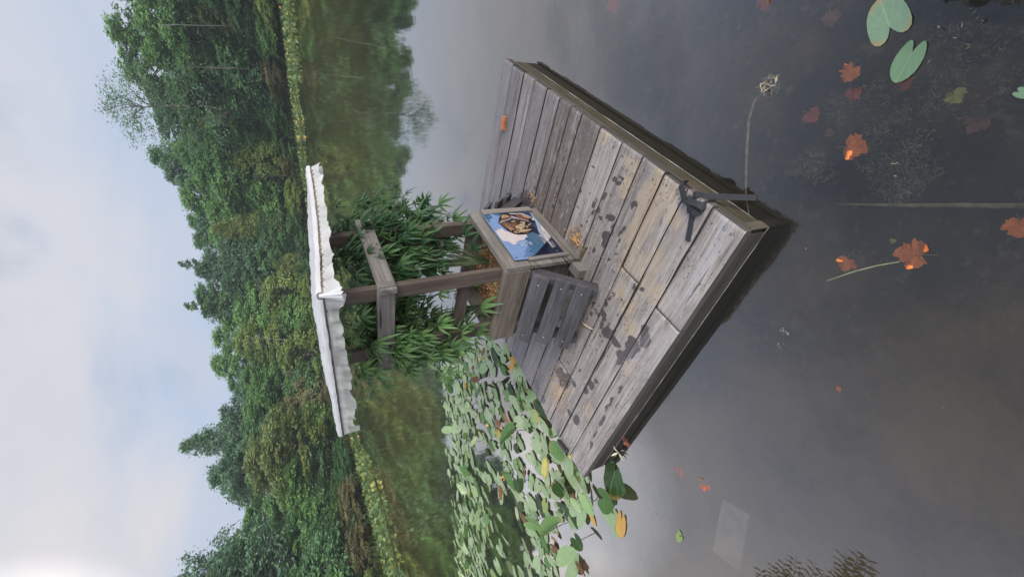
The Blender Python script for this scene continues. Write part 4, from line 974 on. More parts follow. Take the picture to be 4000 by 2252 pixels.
# the bed itself
poly = [gd(*p) for p in [(1105, 880), (1122, 1000), (1118, 1120), (1132, 1200), (1140, 1300), (1150, 1400), (1165, 1520), (1420, 1520), (1405, 1440), (1400, 1380), (1425, 1330), (1480, 1280), (1490, 1200), (1420, 1010), (1330, 860)]]
def inpoly(x, y, P_):
    c = False; n = len(P_)
    for i in range(n):
        a, d = P_[i], P_[(i + 1) % n]
        if (a.y > y) != (d.y > y) and x < (d.x - a.x) * (y - a.y) / (d.y - a.y) + a.x: c = not c
    return c
def on_dock(x, y, mrg=.05):
    d = Vector((x, y, 0)) - N0; u, v = d.dot(E1), d.dot(E2); return -mrg < u < AX + mrg and -mrg < v < BY + mrg
xs = [p.x for p in poly]; ys = [p.y for p in poly]
cand = []; placed = []
tries = 0
while len(placed) < 560 and tries < 30000:
    tries += 1
    x, y = R.uniform(min(xs), max(xs)), R.uniform(min(ys), max(ys))
    if not inpoly(x, y, poly) or on_dock(x, y): continue
    # gaps of open water
    gapn = noise.noise(Vector((x * .9, y * .9, 4)))
    if gapn > .04 and R.random() < .85 and (Vector((x, y, 0)) - N0).dot(E2) > BY + .9: continue
    if any((x - a) ** 2 + (y - c) ** 2 < (.082 * .082) for a, c in placed): continue
    placed.append((x, y))
placed.sort(key=lambda p: p[0] ** 2 + p[1] ** 2)
words_m = {'pale': 'pale waxy', 'mid': 'bright green', 'dark': 'dark green', 'yellow': 'yellowing', 'brown': 'withered brown', 'burnt': 'scorched orange'}
qst = MB()
seen = {}
for k, (x, y) in enumerate(placed):
    r_ = R.random(); mk = 'pale' if r_ < .66 else 'mid' if r_ < .80 else 'dark' if r_ < .88 else 'yellow' if r_ < .945 else 'burnt' if r_ < .965 else 'brown'
    sz = R.uniform(.105, .175); ang = R.uniform(0, 6.283); up = R.random() < (.22 if mk in ('mid', 'dark') else .05) or mk == 'brown' and R.random() < .4
    shp = 'flat'; tl = R.uniform(0, .11); z = .004 + R.uniform(0, .012)
    if R.random() < .18: tl = R.uniform(.1, .3); z = .02 + sz * .25 * tl
    if up: shp = R.choice(('cup', 'fold', 'cup', 'droop')); tl = R.uniform(.35, 1.05); z = R.uniform(.04, .10)
    if mk in ('brown', 'burnt'): shp = R.choice(('shrivel', 'shrivel', 'cup')); sz *= .75
    if k < 262:
        d = Vector((x, y, 0)) - N0; v = d.dot(E2) - BY; dist = math.hypot(x, y); az = math.degrees(math.atan2(x, y))
        row = 'by the platform edge' if v < .5 else 'off the platform edge' if v < 1.1 else 'mid bed' if v < 2.0 else 'far out in the bed'
        sec = 'below the plants' if az > -16 else 'beyond the plants' if az > -24 else 'towards the platform corner' if az > -31 else 'outer left part'
        pose = 'standing up' if up else 'curled' if shp in ('shrivel', 'cup') else 'lying flat'
        lab = '%s lily pad %s, %s, %s' % (words_m[mk], pose, row, sec)
        lily((x, y), sz, ang, tl, R.uniform(0, 6.28), z, mk, shp, lab, 'lily pad', GB, up, R.randint(0, 2), R.uniform(.8, 1.))
    else:
        me = pm(mk if mk in ('pale', 'mid', 'yellow') else 'pale', shp, R.randint(0, 2))
        M3 = Matrix.Translation((x, y, z)) @ Matrix.Rotation(tl, 4, Vector((math.cos(ang * 3), math.sin(ang * 3), 0))) @ Matrix.Rotation(ang, 4, 'Z') @ Matrix.Diagonal((sz * .9, sz, sz, 1))
        qst.mesh([M3 @ v.co for v in me.vertices], [tuple(p.vertices) for p in me.polygons], R.random(), uvf=lambda k_, me=me: tuple(me.vertices[k_].co[:2]), mi={'pale': 0, 'mid': 1, 'yellow': 2}.get(mk, 0))
kind(qst.build('distant_lily_pads', [L_pale, L_mid, L_yel], smooth=True), 'stuff')
# yellow buds
M_bud = plain('yellow lily bud', (.75, .48, .04), .45, .15, 30)
for (px, py, lb) in [(1437, 1146, 'yellow lily bud at the left edge of the platform next to the dark tube'), (1210, 902, 'yellow lily bud standing in the far part of the bed below the plants'), (1228, 1068, 'small yellow lily bud in the middle of the bed')]:
    p = gd(px, py, .05); root = empty('lily_bud', (p.x, p.y, 0)); tag(root, lb, 'flower bud')
    bm = bmesh.new(); bmesh.ops.create_icosphere(bm, subdivisions=2, radius=.017); 
    for v in bm.verts: v.co.z *= .85; v.co += v.co.normalized() * .003 * math.sin(5 * math.atan2(v.co.y, v.co.x))
    me = bpy.data.meshes.new('bud'); bm.to_mesh(me); bm.free(); me.materials.append(M_bud); o = link('bud', me, root); o.location = (0, 0, .06)
    q = MB(); q.tube([(0, 0, .05), (.004, .003, .02), (.01, .008, -.04)], [.004, .004, .004], 5); q.build('stalk', M_stem, root)

# ------------------------------------------------------------------ maple leaves in the water
def maple_mat(name, ca, cb, cc_):
    mt, nt, out = newmat(name); b = NB(nt); tc = b.n('ShaderNodeTexCoord').outputs['Object']; oi = b.n('ShaderNodeObjectInfo').outputs['Random']
    n1 = b.noise(tc, 26, 4, .65); ad = b.n('ShaderNodeVectorMath', operation='ADD'); b.l(tc, ad.inputs[0]); b.l(oi, ad.inputs[1])
    n2 = b.noise(ad.outputs[0], 15, 3, .6)
    c = b.mix(b.ramp(n2, .46, .60), ca, cb); c = b.mix(b.ramp(n1, .5, .72, 0, .8), c, cc_)
    b.l(b.princ(c, .55, n1, .3, .003, .4), out.inputs[0]); return mt
MP = {'orange': maple_mat('orange maple leaf', (.72, .15, .035), (.80, .32, .06), (.36, .06, .025)), 'red': maple_mat('red maple leaf', (.36, .06, .04), (.45, .10, .06), (.10, .025, .025)), 'yellow': maple_mat('yellow green leaf', (.30, .30, .08), (.42, .40, .13), (.16, .15, .05)), 'salmon': maple_mat('salmon maple leaf', (.34, .095, .055), (.40, .13, .075), (.18, .06, .05)), 'dim': maple_mat('brown maple leaf', (.20, .09, .075), (.25, .11, .09), (.08, .045, .04))}
MAPO = [(0, 0.02), (.08, -.35), (.24, -.42), (.22, -.24), (.42, -.30), (.55, -.18), (.42, -.06), (.66, .06), (.80, .22), (.60, .26), (.58, .40), (.36, .30), (.30, .42), (.36, .62), (.24, .62), (.14, .78), (0, 1.0)]
MAPO = [(0, -.02), (.10, -.16), (.28, -.26), (.36, -.14), (.48, -.12), (.50, .02), (.60, .10), (.56, .22), (.62, .38), (.50, .42), (.43, .40), (.38, .46), (.38, .60), (.24, .64), (.16, .78), (0, .86)]
def maple(px, py, size, ang, mk, depth, label, spread=0., stem=True):
    depth = max(depth, .007 if size > 30 else .001); p = gd(px, py, -depth); size = ((gd(px + size / 2, py, 0) - gd(px - size / 2, py, 0)).length * (gd(px, py + size / 2, 0) - gd(px, py - size / 2, 0)).length) ** .5 / 1.05; rr = random.Random(int(px * 7 + py)); q = MB(); pts = [(0, .2, .02)]; n_ = len(MAPO)
    rim = [(x, y) for x, y in MAPO] + [(-x, y) for x, y in MAPO[1:-1]][::-1]
    ph = rr.uniform(0, 9); lev_ = (.45, 1.)
    for s in lev_:
        for (x, y) in rim:
            X = x * s * rr.uniform(.82, 1.15); Y = .2 + (y - .2) * s * rr.uniform(.85, 1.12)
            Z = .34 * noise.noise(Vector((X * 2.4 + ph, Y * 2.4, 0))) + .22 * s * noise.noise(Vector((X * 6 + ph, Y * 6, 2)))
            pts.append((X, Y, Z))
    L = len(rim); fs = [(0, 1 + k, 1 + (k + 1) % L) for k in range(L)] + [(1 + k, 1 + L + k, 1 + L + (k + 1) % L, 1 + (k + 1) % L) for k in range(L)]
    q.mesh(pts, fs, rr.random()); root = q.build('maple_leaf', MP[mk], None, smooth=True)
    root.location = p - Vector((-math.sin(rad(ang)), math.cos(rad(ang)), 0)) * size * .4; root.rotation_euler = (0, 0, rad(ang)); root.scale = (size, size, size * .62)
    tag(root, label, 'leaf', 'fallen maple leaves in the water')
    if stem:
        qs = MB(); qs.tube([(0, 0, 0), (.05, -.25, .02), (.12, -.5, .01)], [.018, .015, .012], 4); qs.build('leaf_stalk', plain('leaf stalk %d' % px, (.30, .20, .10), .7, .2, 20), root)
for a in [(2131, 190, 46, 40, 'orange', .004, 'orange maple leaf with a bright yellow lobe, between the big lily pads and the platform'), (2152, 234, 36, 200, 'red', .035, 'dull red maple leaf just under the surface below the orange and yellow one'), (2045, 294, 40, 120, 'red', .03, 'dark red maple leaf nearest the drowned seed head'),
          (2083, 336, 22, 20, 'dim', .09, 'faint pink brown maple leaf sunk beside the dark red one'), (2157, 372, 60, 150, 'orange', .006, 'crumpled orange maple leaf with a pale stalk above the weed mat'), (2126, 668, 42, 60, 'orange', .003, 'small orange and yellow maple leaf touching a thin reed'),
          (2283, 636, 76, -20, 'orange', .005, 'largest orange maple leaf, lying at the end of the thin reed'), (2562, 578, 64, 80, 'orange', .02, 'orange maple leaf cut by the bottom edge next to the sunken stick'), (2108, 977, 12, 10, 'orange', .001, 'tiny bright orange leaf scrap alone on the dark water'),
          (1712, 1190, 20, 90, 'salmon', .001, 'small salmon pink leaf floating off the left corner'), (1771, 1221, 26, 30, 'salmon', .001, 'salmon pink leaf with a dark stalk floating near the pale sunken board'), (2090, 52, 44, 80, 'dim', .05, 'dim reddish leaf sunk left of the awash lily pad'),
          (1540, 8, 40, 10, 'red', .03, 'red leaf at the frame edge right of the platform'), (1925, 10, 42, 80, 'red', .03, 'red leaf at the frame edge, halfway to the big lily pads'), (2282, 206, 34, 200, 'red', .02, 'red leaf peeping out under the tip of the heart shaped pad'),
          (2452, 318, 56, 45, 'dim', .12, 'very faint brown leaf deep in the water below the weed mat'), (2440, 35, 40, 200, 'dim', .07, 'faint pinkish leaf on the mud in the corner'), (2407, 246, 44, 100, 'yellow', .01, 'yellow green leaf on the weed mat below the heart shaped pad'),
          (2245, 607, 14, 60, 'yellow', .002, 'tiny yellow leaf touching the largest orange maple leaf'), (1574, 1114, 22, 20, 'salmon', .001, 'red brown leaf scrap floating at the foot of the left side board')]:
    maple(a[0], a[1], a[2], a[3], a[4], a[5], a[6], stem=a[2] > 32)

# ------------------------------------------------------------------ other things in the water
M_weed = plain('drowned stalk', (.34, .29, .21), .9, .35, 40)
q = MB(); root = empty('drowned_seed_head', gd(1940, 215, -.02)); tag(root, 'long drowned weed stalk with a fluffy seed head, running from the strap', 'weed stalk')
def rel(px, py, z): v = gd(px, py, z) - root.location; return v
q.tube([rel(*p) for p in [(1884, 540, -.004), (1876, 490, -.008), (1877, 430, -.012), (1879, 370, -.014), (1884, 300, -.016), (1898, 255, -.018), (1918, 232, -.02)]], [.003, .004, .005, .006, .006, .006, .007], 5); q.build('stalk', M_weed, root)
def fluff(q, c, r_, n_, flat=.4, s=.012):
    for k in range(n_):
        d = Vector((R.gauss(0, 1), R.gauss(0, 1), R.gauss(0, 1) * flat)).normalized() * (r_ * R.random() ** .5)
        a = Vector((R.gauss(0, 1), R.gauss(0, 1), R.gauss(0, .4))).normalized(); t = a.cross(Vector((R.gauss(0, 1), R.gauss(0, 1), R.gauss(0, 1)))).normalized(); p = Vector(c) + d; z = R.uniform(.4, 1.2) * s
        q.face([p - a * z, p + t * z * .22, p + a * z, p - t * z * .22], r=R.random())
q = MB(); fluff(q, (0, 0, .008), .04, 260, .4, .015); q.build('seed_head', M_weed, root)
M_mat = plain('drowned weed', (.17, .15, .10), .95, .5, 14)
q = MB()
for (x, y, r_, n_, dpt) in [(2035, 410, .06, 160, .05), (2060, 430, .05, 90, .07), (2115, 262, .05, 110, .06), (2095, 275, .035, 60, .07), (2200, 240, .05, 110, .06), (2215, 300, .05, 90, .08), (2205, 350, .05, 80, .08), (2250, 440, .07, 220, .05), (2230, 420, .06, 150, .06), (2290, 400, .05, 120, .06), (2270, 470, .06, 160, .07), (2330, 430, .04, 80, .08), (2190, 400, .05, 90, .08), (2240, 490, .05, 110, .07), (2310, 360, .05, 80, .09), (2370, 210, .08, 110, .08), (2430, 130, .09, 140, .07), (2330, 270, .07, 80, .1), (2480, 60, .1, 200, .05), (2400, 60, .06, 90, .07), (2230, 350, .08, 80, .09), (2450, 250, .07, 70, .08), (2550, 170, .07, 70, .08)]:
    fluff(q, gd(x, y, -dpt * .8), r_, int(n_ * 1.6), .3, .009)
kind(q.build('drowned_weed_mat', M_mat), 'stuff')
q = MB(); pts = [gd(*p, -.035) for p in [(2105, 513), (2200, 515), (2300, 517), (2400, 516), (2500, 518), (2600, 517), (2680, 519)]]
q.tube([p + Vector((0, 0, -.01 * k / 6)) for k, p in enumerate(pts)], [.003, .005, .007, .0075, .008, .0085, .009], 7)
tag(q.build('sunken_stick', plain('sunken wood', (.20, .165, .115), .9, .35, 30), smooth=True), 'long straight grey brown stick sunk just under the surface near the largest orange leaf', 'stick')
q = MB(); pts = [gd(*p, .002) for p in [(2080, 706), (2150, 682), (2205, 668), (2262, 658)]]
q.tube(pts, [.0016, .0022, .0022, .0018], 5); tag(q.build('thin_reed', plain('green reed', (.22, .24, .12), .7, .2, 30)), 'thin straight greenish reed joining the two orange leaves', 'reed')
def px4(x, y): return (2700 + x * .3462, 1750 + y * .3462)
q = MB(); c4 = [gp(*px4(*p), -.03) for p in [(345, 572), (640, 752), (535, 1388), (238, 1155)]]
top = c4; bot = [p - Vector((0, 0, .02)) for p in c4]
q.mesh(top + bot, [(3, 2, 1, 0), (4, 5, 6, 7)] + [(k, (k + 1) % 4, 4 + (k + 1) % 4, 4 + k) for k in range(4)])
tag(q.build('sunken_board', plain('pale sunken board', (.36, .285, .235), .9, .18, 9), bevel=.004), 'pale beige board floating just under the surface off the left corner', 'board')
M_fleck = plain('floating flecks', (.26, .25, .22), .8, .3, 20)
q = MB()
for k in range(260):
    x, y = R.uniform(-2.2, 3.5), R.uniform(.25, 7) ; s = R.uniform(.001, .0026)
    if on_dock(x, y, .02): continue
    a = R.uniform(0, 6.28); q.face([(x + s * math.cos(a + t) * R.uniform(.5, 1.4), y + s * math.sin(a + t) * R.uniform(.5, 1.4), .0022) for t in (0, 1.5, 3., 4.4)])
for (px, py) in [(1972, 833), (1978, 838), (1966, 832), (1960, 866), (1650, 1290), (1660, 1300), (1676, 1312)]:
    c0 = gd(px, py, .002)
    for k in range(5):
        x, y = c0.x + R.gauss(0, .006), c0.y + R.gauss(0, .006); s = R.uniform(.0015, .004); a = R.uniform(0, 6.28)
        q.face([(x + s * math.cos(a + t), y + s * math.sin(a + t), .0023) for t in (0, 1.5, 3., 4.4)])
kind(q.build('floating_flecks', M_fleck), 'stuff')
# bleached leaf tuft on the waterline and a small weed by the left corner
q = MB(); c0 = gd(1556, 1137, .01)
for k in range(5): leaflet(q, c0, Vector((R.uniform(-1, 1), R.uniform(-1, .3), .35)), Vector((0, 0, 1)), .07, .007, .2, R.random())
tag(q.build('bleached_leaf_tuft', plain('bleached leaf', (.52, .48, .36), .8, .15, 20)), 'bleached dry leaf tuft at the waterline by the left corner', 'dry leaf')
# ------------------------------------------------------------------ far shore
def az_pt(a, d, z=0.): return Vector((math.sin(rad(a)) * d, math.cos(rad(a)) * d, z))
def interp(tab, x):
    if x <= tab[0][0]: return tab[0][1]
    for (a, c), (d, e) in zip(tab, tab[1:]):
        if x <= d: return c + (e - c) * (x - a) / (d - a)
    return tab[-1][1]
EDGE = [(-75, 14), (-50, 17.5), (-30.8, 21.3), (-24.6, 21.8), (-20, 23.3), (-17.5, 27), (-14.6, 34), (-5, 39), (6, 40.5), (19.3, 39.2), (24.2, 33.8), (30, 29.6), (35.8, 26.8), (50, 22), (80, 18)]
BANK = [(-75, 17), (-50, 21), (-30.8, 26.5), (-24, 31), (-19.4, 34.5), (-14.5, 38), (-5, 41.5), (6, 43.5), (19.3, 43.5), (24, 41.5), (32, 38), (35.8, 36.5), (50, 30), (80, 25)]
mt, nt, out = newmat('forest floor'); b = NB(nt)
geo = b.n('ShaderNodeNewGeometry').outputs['Position']
c = b.mix(b.ramp(b.noise(geo, .8, 5, .6), .35, .65), (.022, .030, .014), (.055, .060, .028))
b.l(b.princ(c, .95, b.noise(geo, 4, 4, .6), .5, .1, .1), out.inputs[0]); M_floor = mt
q = MB(); na = 64; pts = []; offs = (-.6, 0, .5, 2, 6, 14, 26, 60, 140)
zz = (-.5, .03, .25, .5, 1.0, 2.2, 3.5, 5, 6)
for i in range(na + 1):
    a = -85 + 170 * i / na; d0 = interp(BANK, a)
    for o, z in zip(offs, zz): p = az_pt(a, d0 + o, z + (.25 * fbm(i * .7, o, 0, .4) if o > .4 else 0)); pts.append(p)
L = len(offs)
q.mesh(pts, [(i * L + k, i * L + k + 1, (i + 1) * L + k + 1, (i + 1) * L + k) for i in range(na) for k in range(L - 1)])
kind(q.build('bank', M_floor, smooth=True), 'structure')
# the strip of lilies in front of the bank: far too many to count
qs_ = MB()
def small_pad(x, y, s, up, mi, r):
    a = R.uniform(0, 6.283); n_ = 7; tl = R.uniform(.4, 1.2) if up else R.uniform(-.12, .12); td = R.uniform(0, 6.283); zb = R.uniform(.05, .22) if up else .012
    cx, sx_ = math.cos(td), math.sin(td); ps = [(0, 0, 0)]
    pts = []
    for k in range(n_ + 1):
        an = a + .35 + (6.283 - .7) * k / n_; rr = s * (1 if k not in (0, n_) else .95) * (1.15 if k == n_ // 2 else 1)
        px, py = rr * math.cos(an), rr * math.sin(an); h = px * cx + py * sx_
        pts.append((x + px - h * cx * (1 - math.cos(tl)), y + py - h * sx_ * (1 - math.cos(tl)), zb + h * math.sin(tl) + s * .25))
    c0 = (x, y, zb + s * .25); qs_.mesh([c0] + pts, [(0, k + 1, k + 2) for k in range(n_)], r, mi=mi)
cnt = 0
while cnt < 14000:
    a = R.uniform(-44, 46); e, bk = interp(EDGE, a), interp(BANK, a)
    d = e + (bk - e + .6) * R.random()
    dens = 1.0 if a < -13 else .8
    if -14 < a < 16 and R.random() < .55: continue
    p = az_pt(a, d); g = noise.noise(Vector((p.x * .35, p.y * .35, 2)))
    ed = (d - e) / max(.5, bk - e)
    if ed < .12 and g > .1: continue
    if g > .42: continue
    cnt += 1; t = R.random(); f = smooth(.45, 1, ed)
    small_pad(p.x, p.y, R.uniform(.06, .115), R.random() < .18 + .45 * f, 0 if t < .30 else 1 if t < .80 else 2 if t < .992 else 3, R.random())
S_a = leaf_mat('strip lily green', (.14, .20, .09), (.22, .30, .14), .2, .45, False, .5, 1.5, .5); S_b = leaf_mat('strip lily deep green', (.06, .12, .03), (.14, .22, .06), .3, .5, False, .4, 1.5, .5); S_c = leaf_mat('strip lily yellow green', (.20, .24, .06), (.36, .34, .08), .25, .5, False, .4, 1.5, .5)
kind(qs_.build('lily_strip', [S_a, S_b, S_c, L_tan]), 'stuff')
# low rushes and weeds on the bank line
M_weedg = leaf_mat('bank weeds', (.035, .065, .02), (.10, .14, .045), .3, .6, False, .2, 1.2, .5, brown=(.13, .085, .05))
q = MB()
for k in range(5200):
    a = R.uniform(-46, 48); d = interp(BANK, a) + R.uniform(-.3, 1.6); p = az_pt(a, d, .05); h = R.uniform(.2, .75); an = R.uniform(0, 6.28); s = Vector((math.cos(an), math.sin(an), 0)) * R.uniform(.02, .07)
    ln = Vector((R.gauss(0, .15), R.gauss(0, .15), 1)) * h
    q.face([p - s, p + s, p + ln * .6 + s * 1.4, p + ln, p + ln * .6 - s], r=R.random())
kind(q.build('bank_weeds', M_weedg), 'stuff')

# ------------------------------------------------------------------ trees
F_mat = {'dark': leaf_mat('dark tree foliage', (0.065, 0.145, 0.070), (0.138, 0.265, 0.112), .34, .6, True, .25, .35, .85),
         'mid': leaf_mat('mid green tree foliage', (0.090, 0.188, 0.063), (0.203, 0.367, 0.120), .34, .6, True, .25, .35, .85),
         'olive': leaf_mat('olive tree foliage', (0.121, 0.188, 0.056), (0.292, 0.376, 0.112), .34, .6, True, .25, .35, .85),
         'blue': leaf_mat('blue green tree foliage', (0.073, 0.145, 0.087), (0.146, 0.256, 0.140), .34, .6, True, .25, .35, .85),
         'lime': leaf_mat('yellow green tree foliage', (.11, .15, .05), (.22, .27, .09), .34, .6, True, .25, .4, .85),
         'rust': leaf_mat('brownish tree foliage', (0.130, 0.137, 0.067), (0.259, 0.239, 0.112), .34, .7, True, .2, .4, .85)}
M_bk = plain('grey bark', (.11, .095, .08), .9, .35, 3); M_birch = plain('pale birch bark', (.15, .145, .125), .8, .25, 4)
def crown_mesh(name, seed, H, W, shape, nclump, nleaf, ls, droop=.5, gap=.0):
    """foliage: leaf sized faces on drooping sprays that sit on a lumpy envelope"""
    rr = random.Random(seed); q = MB(); ctr = []
    lob = [(rr.uniform(0, 6.28), rr.uniform(.15, .95), rr.uniform(.12, .34)) for _ in range(9)]
    def env(t, a):
        if shape == 'oval': e = math.sin(math.pi * min(1, .10 + .9 * t) ** .82) ** .62
        elif shape == 'cone': e = (1 - t) ** .75 * min(1, t * 7 + .45)
        elif shape == 'column': e = (math.sin(math.pi * (.06 + .92 * t)) ** .5) * (.8 - .25 * t)
        else: e = math.sin(math.pi * (.15 + .83 * t)) ** .7
        for (la, lt, ls_) in lob:
            dd = math.cos(a - la) * .5 + .5; e += ls_ * dd ** 3 * math.exp(-((t - lt) / .16) ** 2)
        return max(.06, e)
    for c in range(nclump):
        t = rr.random() ** .9; a = rr.uniform(0, 6.283); rad_ = (rr.uniform(.55, 1.0) if rr.random() < .8 else rr.uniform(.1, .6))
        e = env(t, a) * W / 2 * rad_; z = H * t
        ctr.append((e * math.cos(a), e * math.sin(a), z, a, t))
        cs = W * rr.uniform(.085, .15); r0 = rr.random()
        outd = Vector((math.cos(a), math.sin(a), .55 if t > .8 else .1)).normalized(); sd = Vector((-math.sin(a), math.cos(a), 0))
        for l in range(nleaf):
            u, v = rr.gauss(0, .55), rr.gauss(0, .6); wv = rr.gauss(0, .22)
            p = Vector((ctr[-1][0], ctr[-1][1], z)) + outd * (cs * u) + sd * (cs * v) + Vector((0, 0, cs * (wv - droop * max(0, u) ** 1.5 - .35 * droop * v * v)))
            n_ = Vector((rr.gauss(0, .55), rr.gauss(0, .55), 1) ) + outd * .5; n_.normalize()
            x = n_.cross(Vector((rr.gauss(0, 1), rr.gauss(0, 1), rr.gauss(0, 1)))).normalized(); y = n_.cross(x); s = ls * rr.uniform(.6, 1.3)
            q.face([p - x * s, p + y * s * .42 - n_ * s * .1, p + x * s, p - y * s * .42 - n_ * s * .1], r=min(1, max(0, r0 * .6 + rr.random() * .4)))
    return q, ctr
VAR = {}
def tree_proto(key, seed, shape, H, W, nclump, nleaf, ls, droop, trunk_h):
    q, ctr = crown_mesh(key, seed, H, W, shape, nclump, nleaf, ls, droop)
    t = MB(); rr = random.Random(seed + 99)
    path = [Vector((0, 0, -trunk_h - 1.2))]; nseg = 7
    for i in range(1, nseg + 1):
        f = i / nseg; path.append(Vector((rr.gauss(0, .12) * f, rr.gauss(0, .12) * f, -trunk_h + (trunk_h + H * .93) * f)))
    r0 = .018 * (H + trunk_h) * .55
    t.tube(path, [r0 * (1 - .9 * i / nseg) + .012 for i in range(nseg + 1)], 7)
    for (x, y, z, a, tt) in rr.sample(ctr, min(34, len(ctr))):
        zb = max(-trunk_h * .4, z - math.hypot(x, y) * rr.uniform(.2, .7)); f = (zb + trunk_h) / (trunk_h + H); f = min(.95, max(.02, f))
        k = min(nseg - 1, int(f * nseg)); b0 = path[k].lerp(path[k + 1], f * nseg - k)
        t.tube([b0, Vector((x * .5, y * .5, (b0.z + z) / 2 + .1)), Vector((x, y, z))], [.05 * (1 - f) + .018, .03, .01], 4, cap=False)
    VAR[key] = (q, t, H, W, trunk_h)
tree_proto('oval1', 1, 'oval', 9.5, 6.0, 180, 75, 0.183, .6, 2.2)
tree_proto('oval2', 2, 'oval', 9.5, 6.6, 187, 75, 0.189, .9, 1.8)
tree_proto('oval3', 3, 'round', 9.0, 6.4, 172, 78, 0.183, .5, 2.6)
tree_proto('cone1', 4, 'cone', 10.5, 5.6, 187, 71, 0.171, 1.0, 1.4)
tree_proto('col1', 5, 'column', 10., 4.4, 172, 67, 0.171, .4, 1.8)
tree_proto('shrub1', 6, 'round', 3.6, 4.2, 110, 64, .130, .6, .5)
tree_proto('shrub2', 7, 'oval', 4.2, 3.6, 110, 64, .130, .9, .5)
tree_proto('thin1', 8, 'round', 7.5, 6.2, 210, 30, .095, .3, 4.)
tree_proto('spike1', 9, 'column', 8., 2.0, 60, 30, .16, .7, 4.)
MESHES = {}
def tmesh(key, mk, bark):
    k = (key, mk)
    q, t, H, W, th = VAR[key]
    if k not in MESHES: MESHES[k] = q.data('tree_crown', F_mat[mk])
    kb = (key, bark)
    if kb not in MESHES: MESHES[kb] = t.data('tree_trunk', M_birch if bark == 'birch' else M_bk, True)
    return MESHES[k], MESHES[kb]
def tree(key, mk, a, d, top, width, label, group, name='tree', bark='grey', zbase=.4, minw=None, trunk_part=None):
    """a tree at azimuth a (deg) and distance d whose top reaches the height top"""
    cm, tm = tmesh(key, mk, bark); H, W, th = VAR[key][2:]
    s = (top - zbase) / (H + th); p = az_pt(a, d, zbase); root = empty(name, p, R.uniform(0, 6.28)); tag(root, label, 'shrub' if key.startswith('shrub') else 'tree', group)
    sw = width / W
    c = link('crown', cm, root); c.scale = (sw, sw, s); c.location = (0, 0, th * s)
    t = link('trunk', tm, root); t.scale = ((s + sw) / 2, (s + sw) / 2, s); t.location = (0, 0, th * s)
    return root
# skyline as (x of the tree tops, y along the frame) in the big view
SKY = [(-60, 190), (0, 214), (30, 240), (60, 247), (100, 268), (150, 296), (190, 330), (240, 360), (300, 372), (345, 378), (365, 362), (420, 400), (480, 440), (520, 466), (550, 468), (600, 474), (640, 488), (690, 500), (730, 478), (765, 486), (800, 520), (850, 535), (872, 528), (920, 522), (960, 560), (1000, 576), (1040, 562), (1085, 545), (1150, 545), (1170, 540), (1200, 532), (1240, 560), (1270, 592), (1300, 620), (1330, 592), (1370, 562), (1410, 512), (1450, 474), (1510, 430)]
def px_az(y, x): r = ray(x / .644, y / .644); return math.degrees(math.atan2(r.x, r.y)), r.z / math.hypot(r.x, r.y)
SKYA = sorted([(px_az(y, x)) for y, x in SKY])
def topz(a, d): return HC + d * interp(SKYA, a)
GT = 'trees of the wood on the far bank'
tints = {'dark': 'dark green', 'mid': 'mid green', 'olive': 'olive green', 'blue': 'bluish green', 'lime': 'yellow green', 'rust': 'brownish'}
shp_w = {'oval1': 'round crowned', 'oval2': 'broad drooping', 'oval3': 'full crowned', 'cone1': 'tapering', 'col1': 'narrow', 'shrub1': 'low bushy', 'shrub2': 'low drooping', 'thin1': 'sparse', 'spike1': 'spiky'}
ordn = ['first', 'second', 'third', 'fourth', 'fifth', 'sixth', 'seventh', 'eighth', 'ninth', 'tenth', 'eleventh', 'twelfth', 'thirteenth', 'fourteenth', 'fifteenth', 'sixteenth', 'seventeenth', 'eighteenth', 'nineteenth', 'twentieth']
def tens(i): return ordn[i] if i < 20 else ('twenty-' if i < 29 else 'thirty-') + ordn[(i - 20) % 10] if i % 10 != 9 else ('thirtieth' if i == 29 else 'fortieth')
def rowof(step, off, fh, keys, mks, rowname, amin, amax, wd, jit=.35):
    a = amin; i = 0
    while a < amax:
        d = interp(BANK, a) + off + R.uniform(-.8, 1.2); key = R.choice(keys); mk = R.choice(mks)
        t = topz(a, d) * fh * R.uniform(.93, 1.03) if fh < 1 else topz(a, d) + R.uniform(-.7, .15)
        lab = '%s %s %s, %s from left in %s' % (tints[mk], shp_w[key], 'shrub' if key.startswith('shrub') else 'tree', tens(i), rowname)
        tree(key, mk, a, d, t, wd * R.uniform(.85, 1.2), lab, GT, 'shrub' if key.startswith('shrub') else 'tree', zbase=.2 + .07 * off)
        a += math.degrees(step * R.uniform(1 - jit, 1 + jit) / d); i += 1
rowof(2.5, 9.5, 1.0, ['oval1', 'oval2', 'col1', 'col1', 'cone1'], ['dark', 'blue', 'mid', 'dark', 'blue'], 'rear row of far wood', -46, 47, 5.0)
rowof(2.6, 5.0, .82, ['oval1', 'oval2', 'oval3', 'cone1'], ['mid', 'mid', 'dark', 'olive', 'mid', 'blue'], 'middle row of far wood', -46, 48, 5.2)
rowof(2.7, 2.4, .50, ['oval2', 'cone1', 'oval1', 'shrub2'], ['dark', 'mid', 'dark', 'mid', 'olive'], 'front row of far wood', -46, 48, 4.2)
rowof(2.4, .9, .20, ['shrub1', 'shrub2', 'shrub1'], ['dark', 'mid', 'dark', 'rust', 'olive'], 'shrub line of far bank', -46, 48, 3.2)
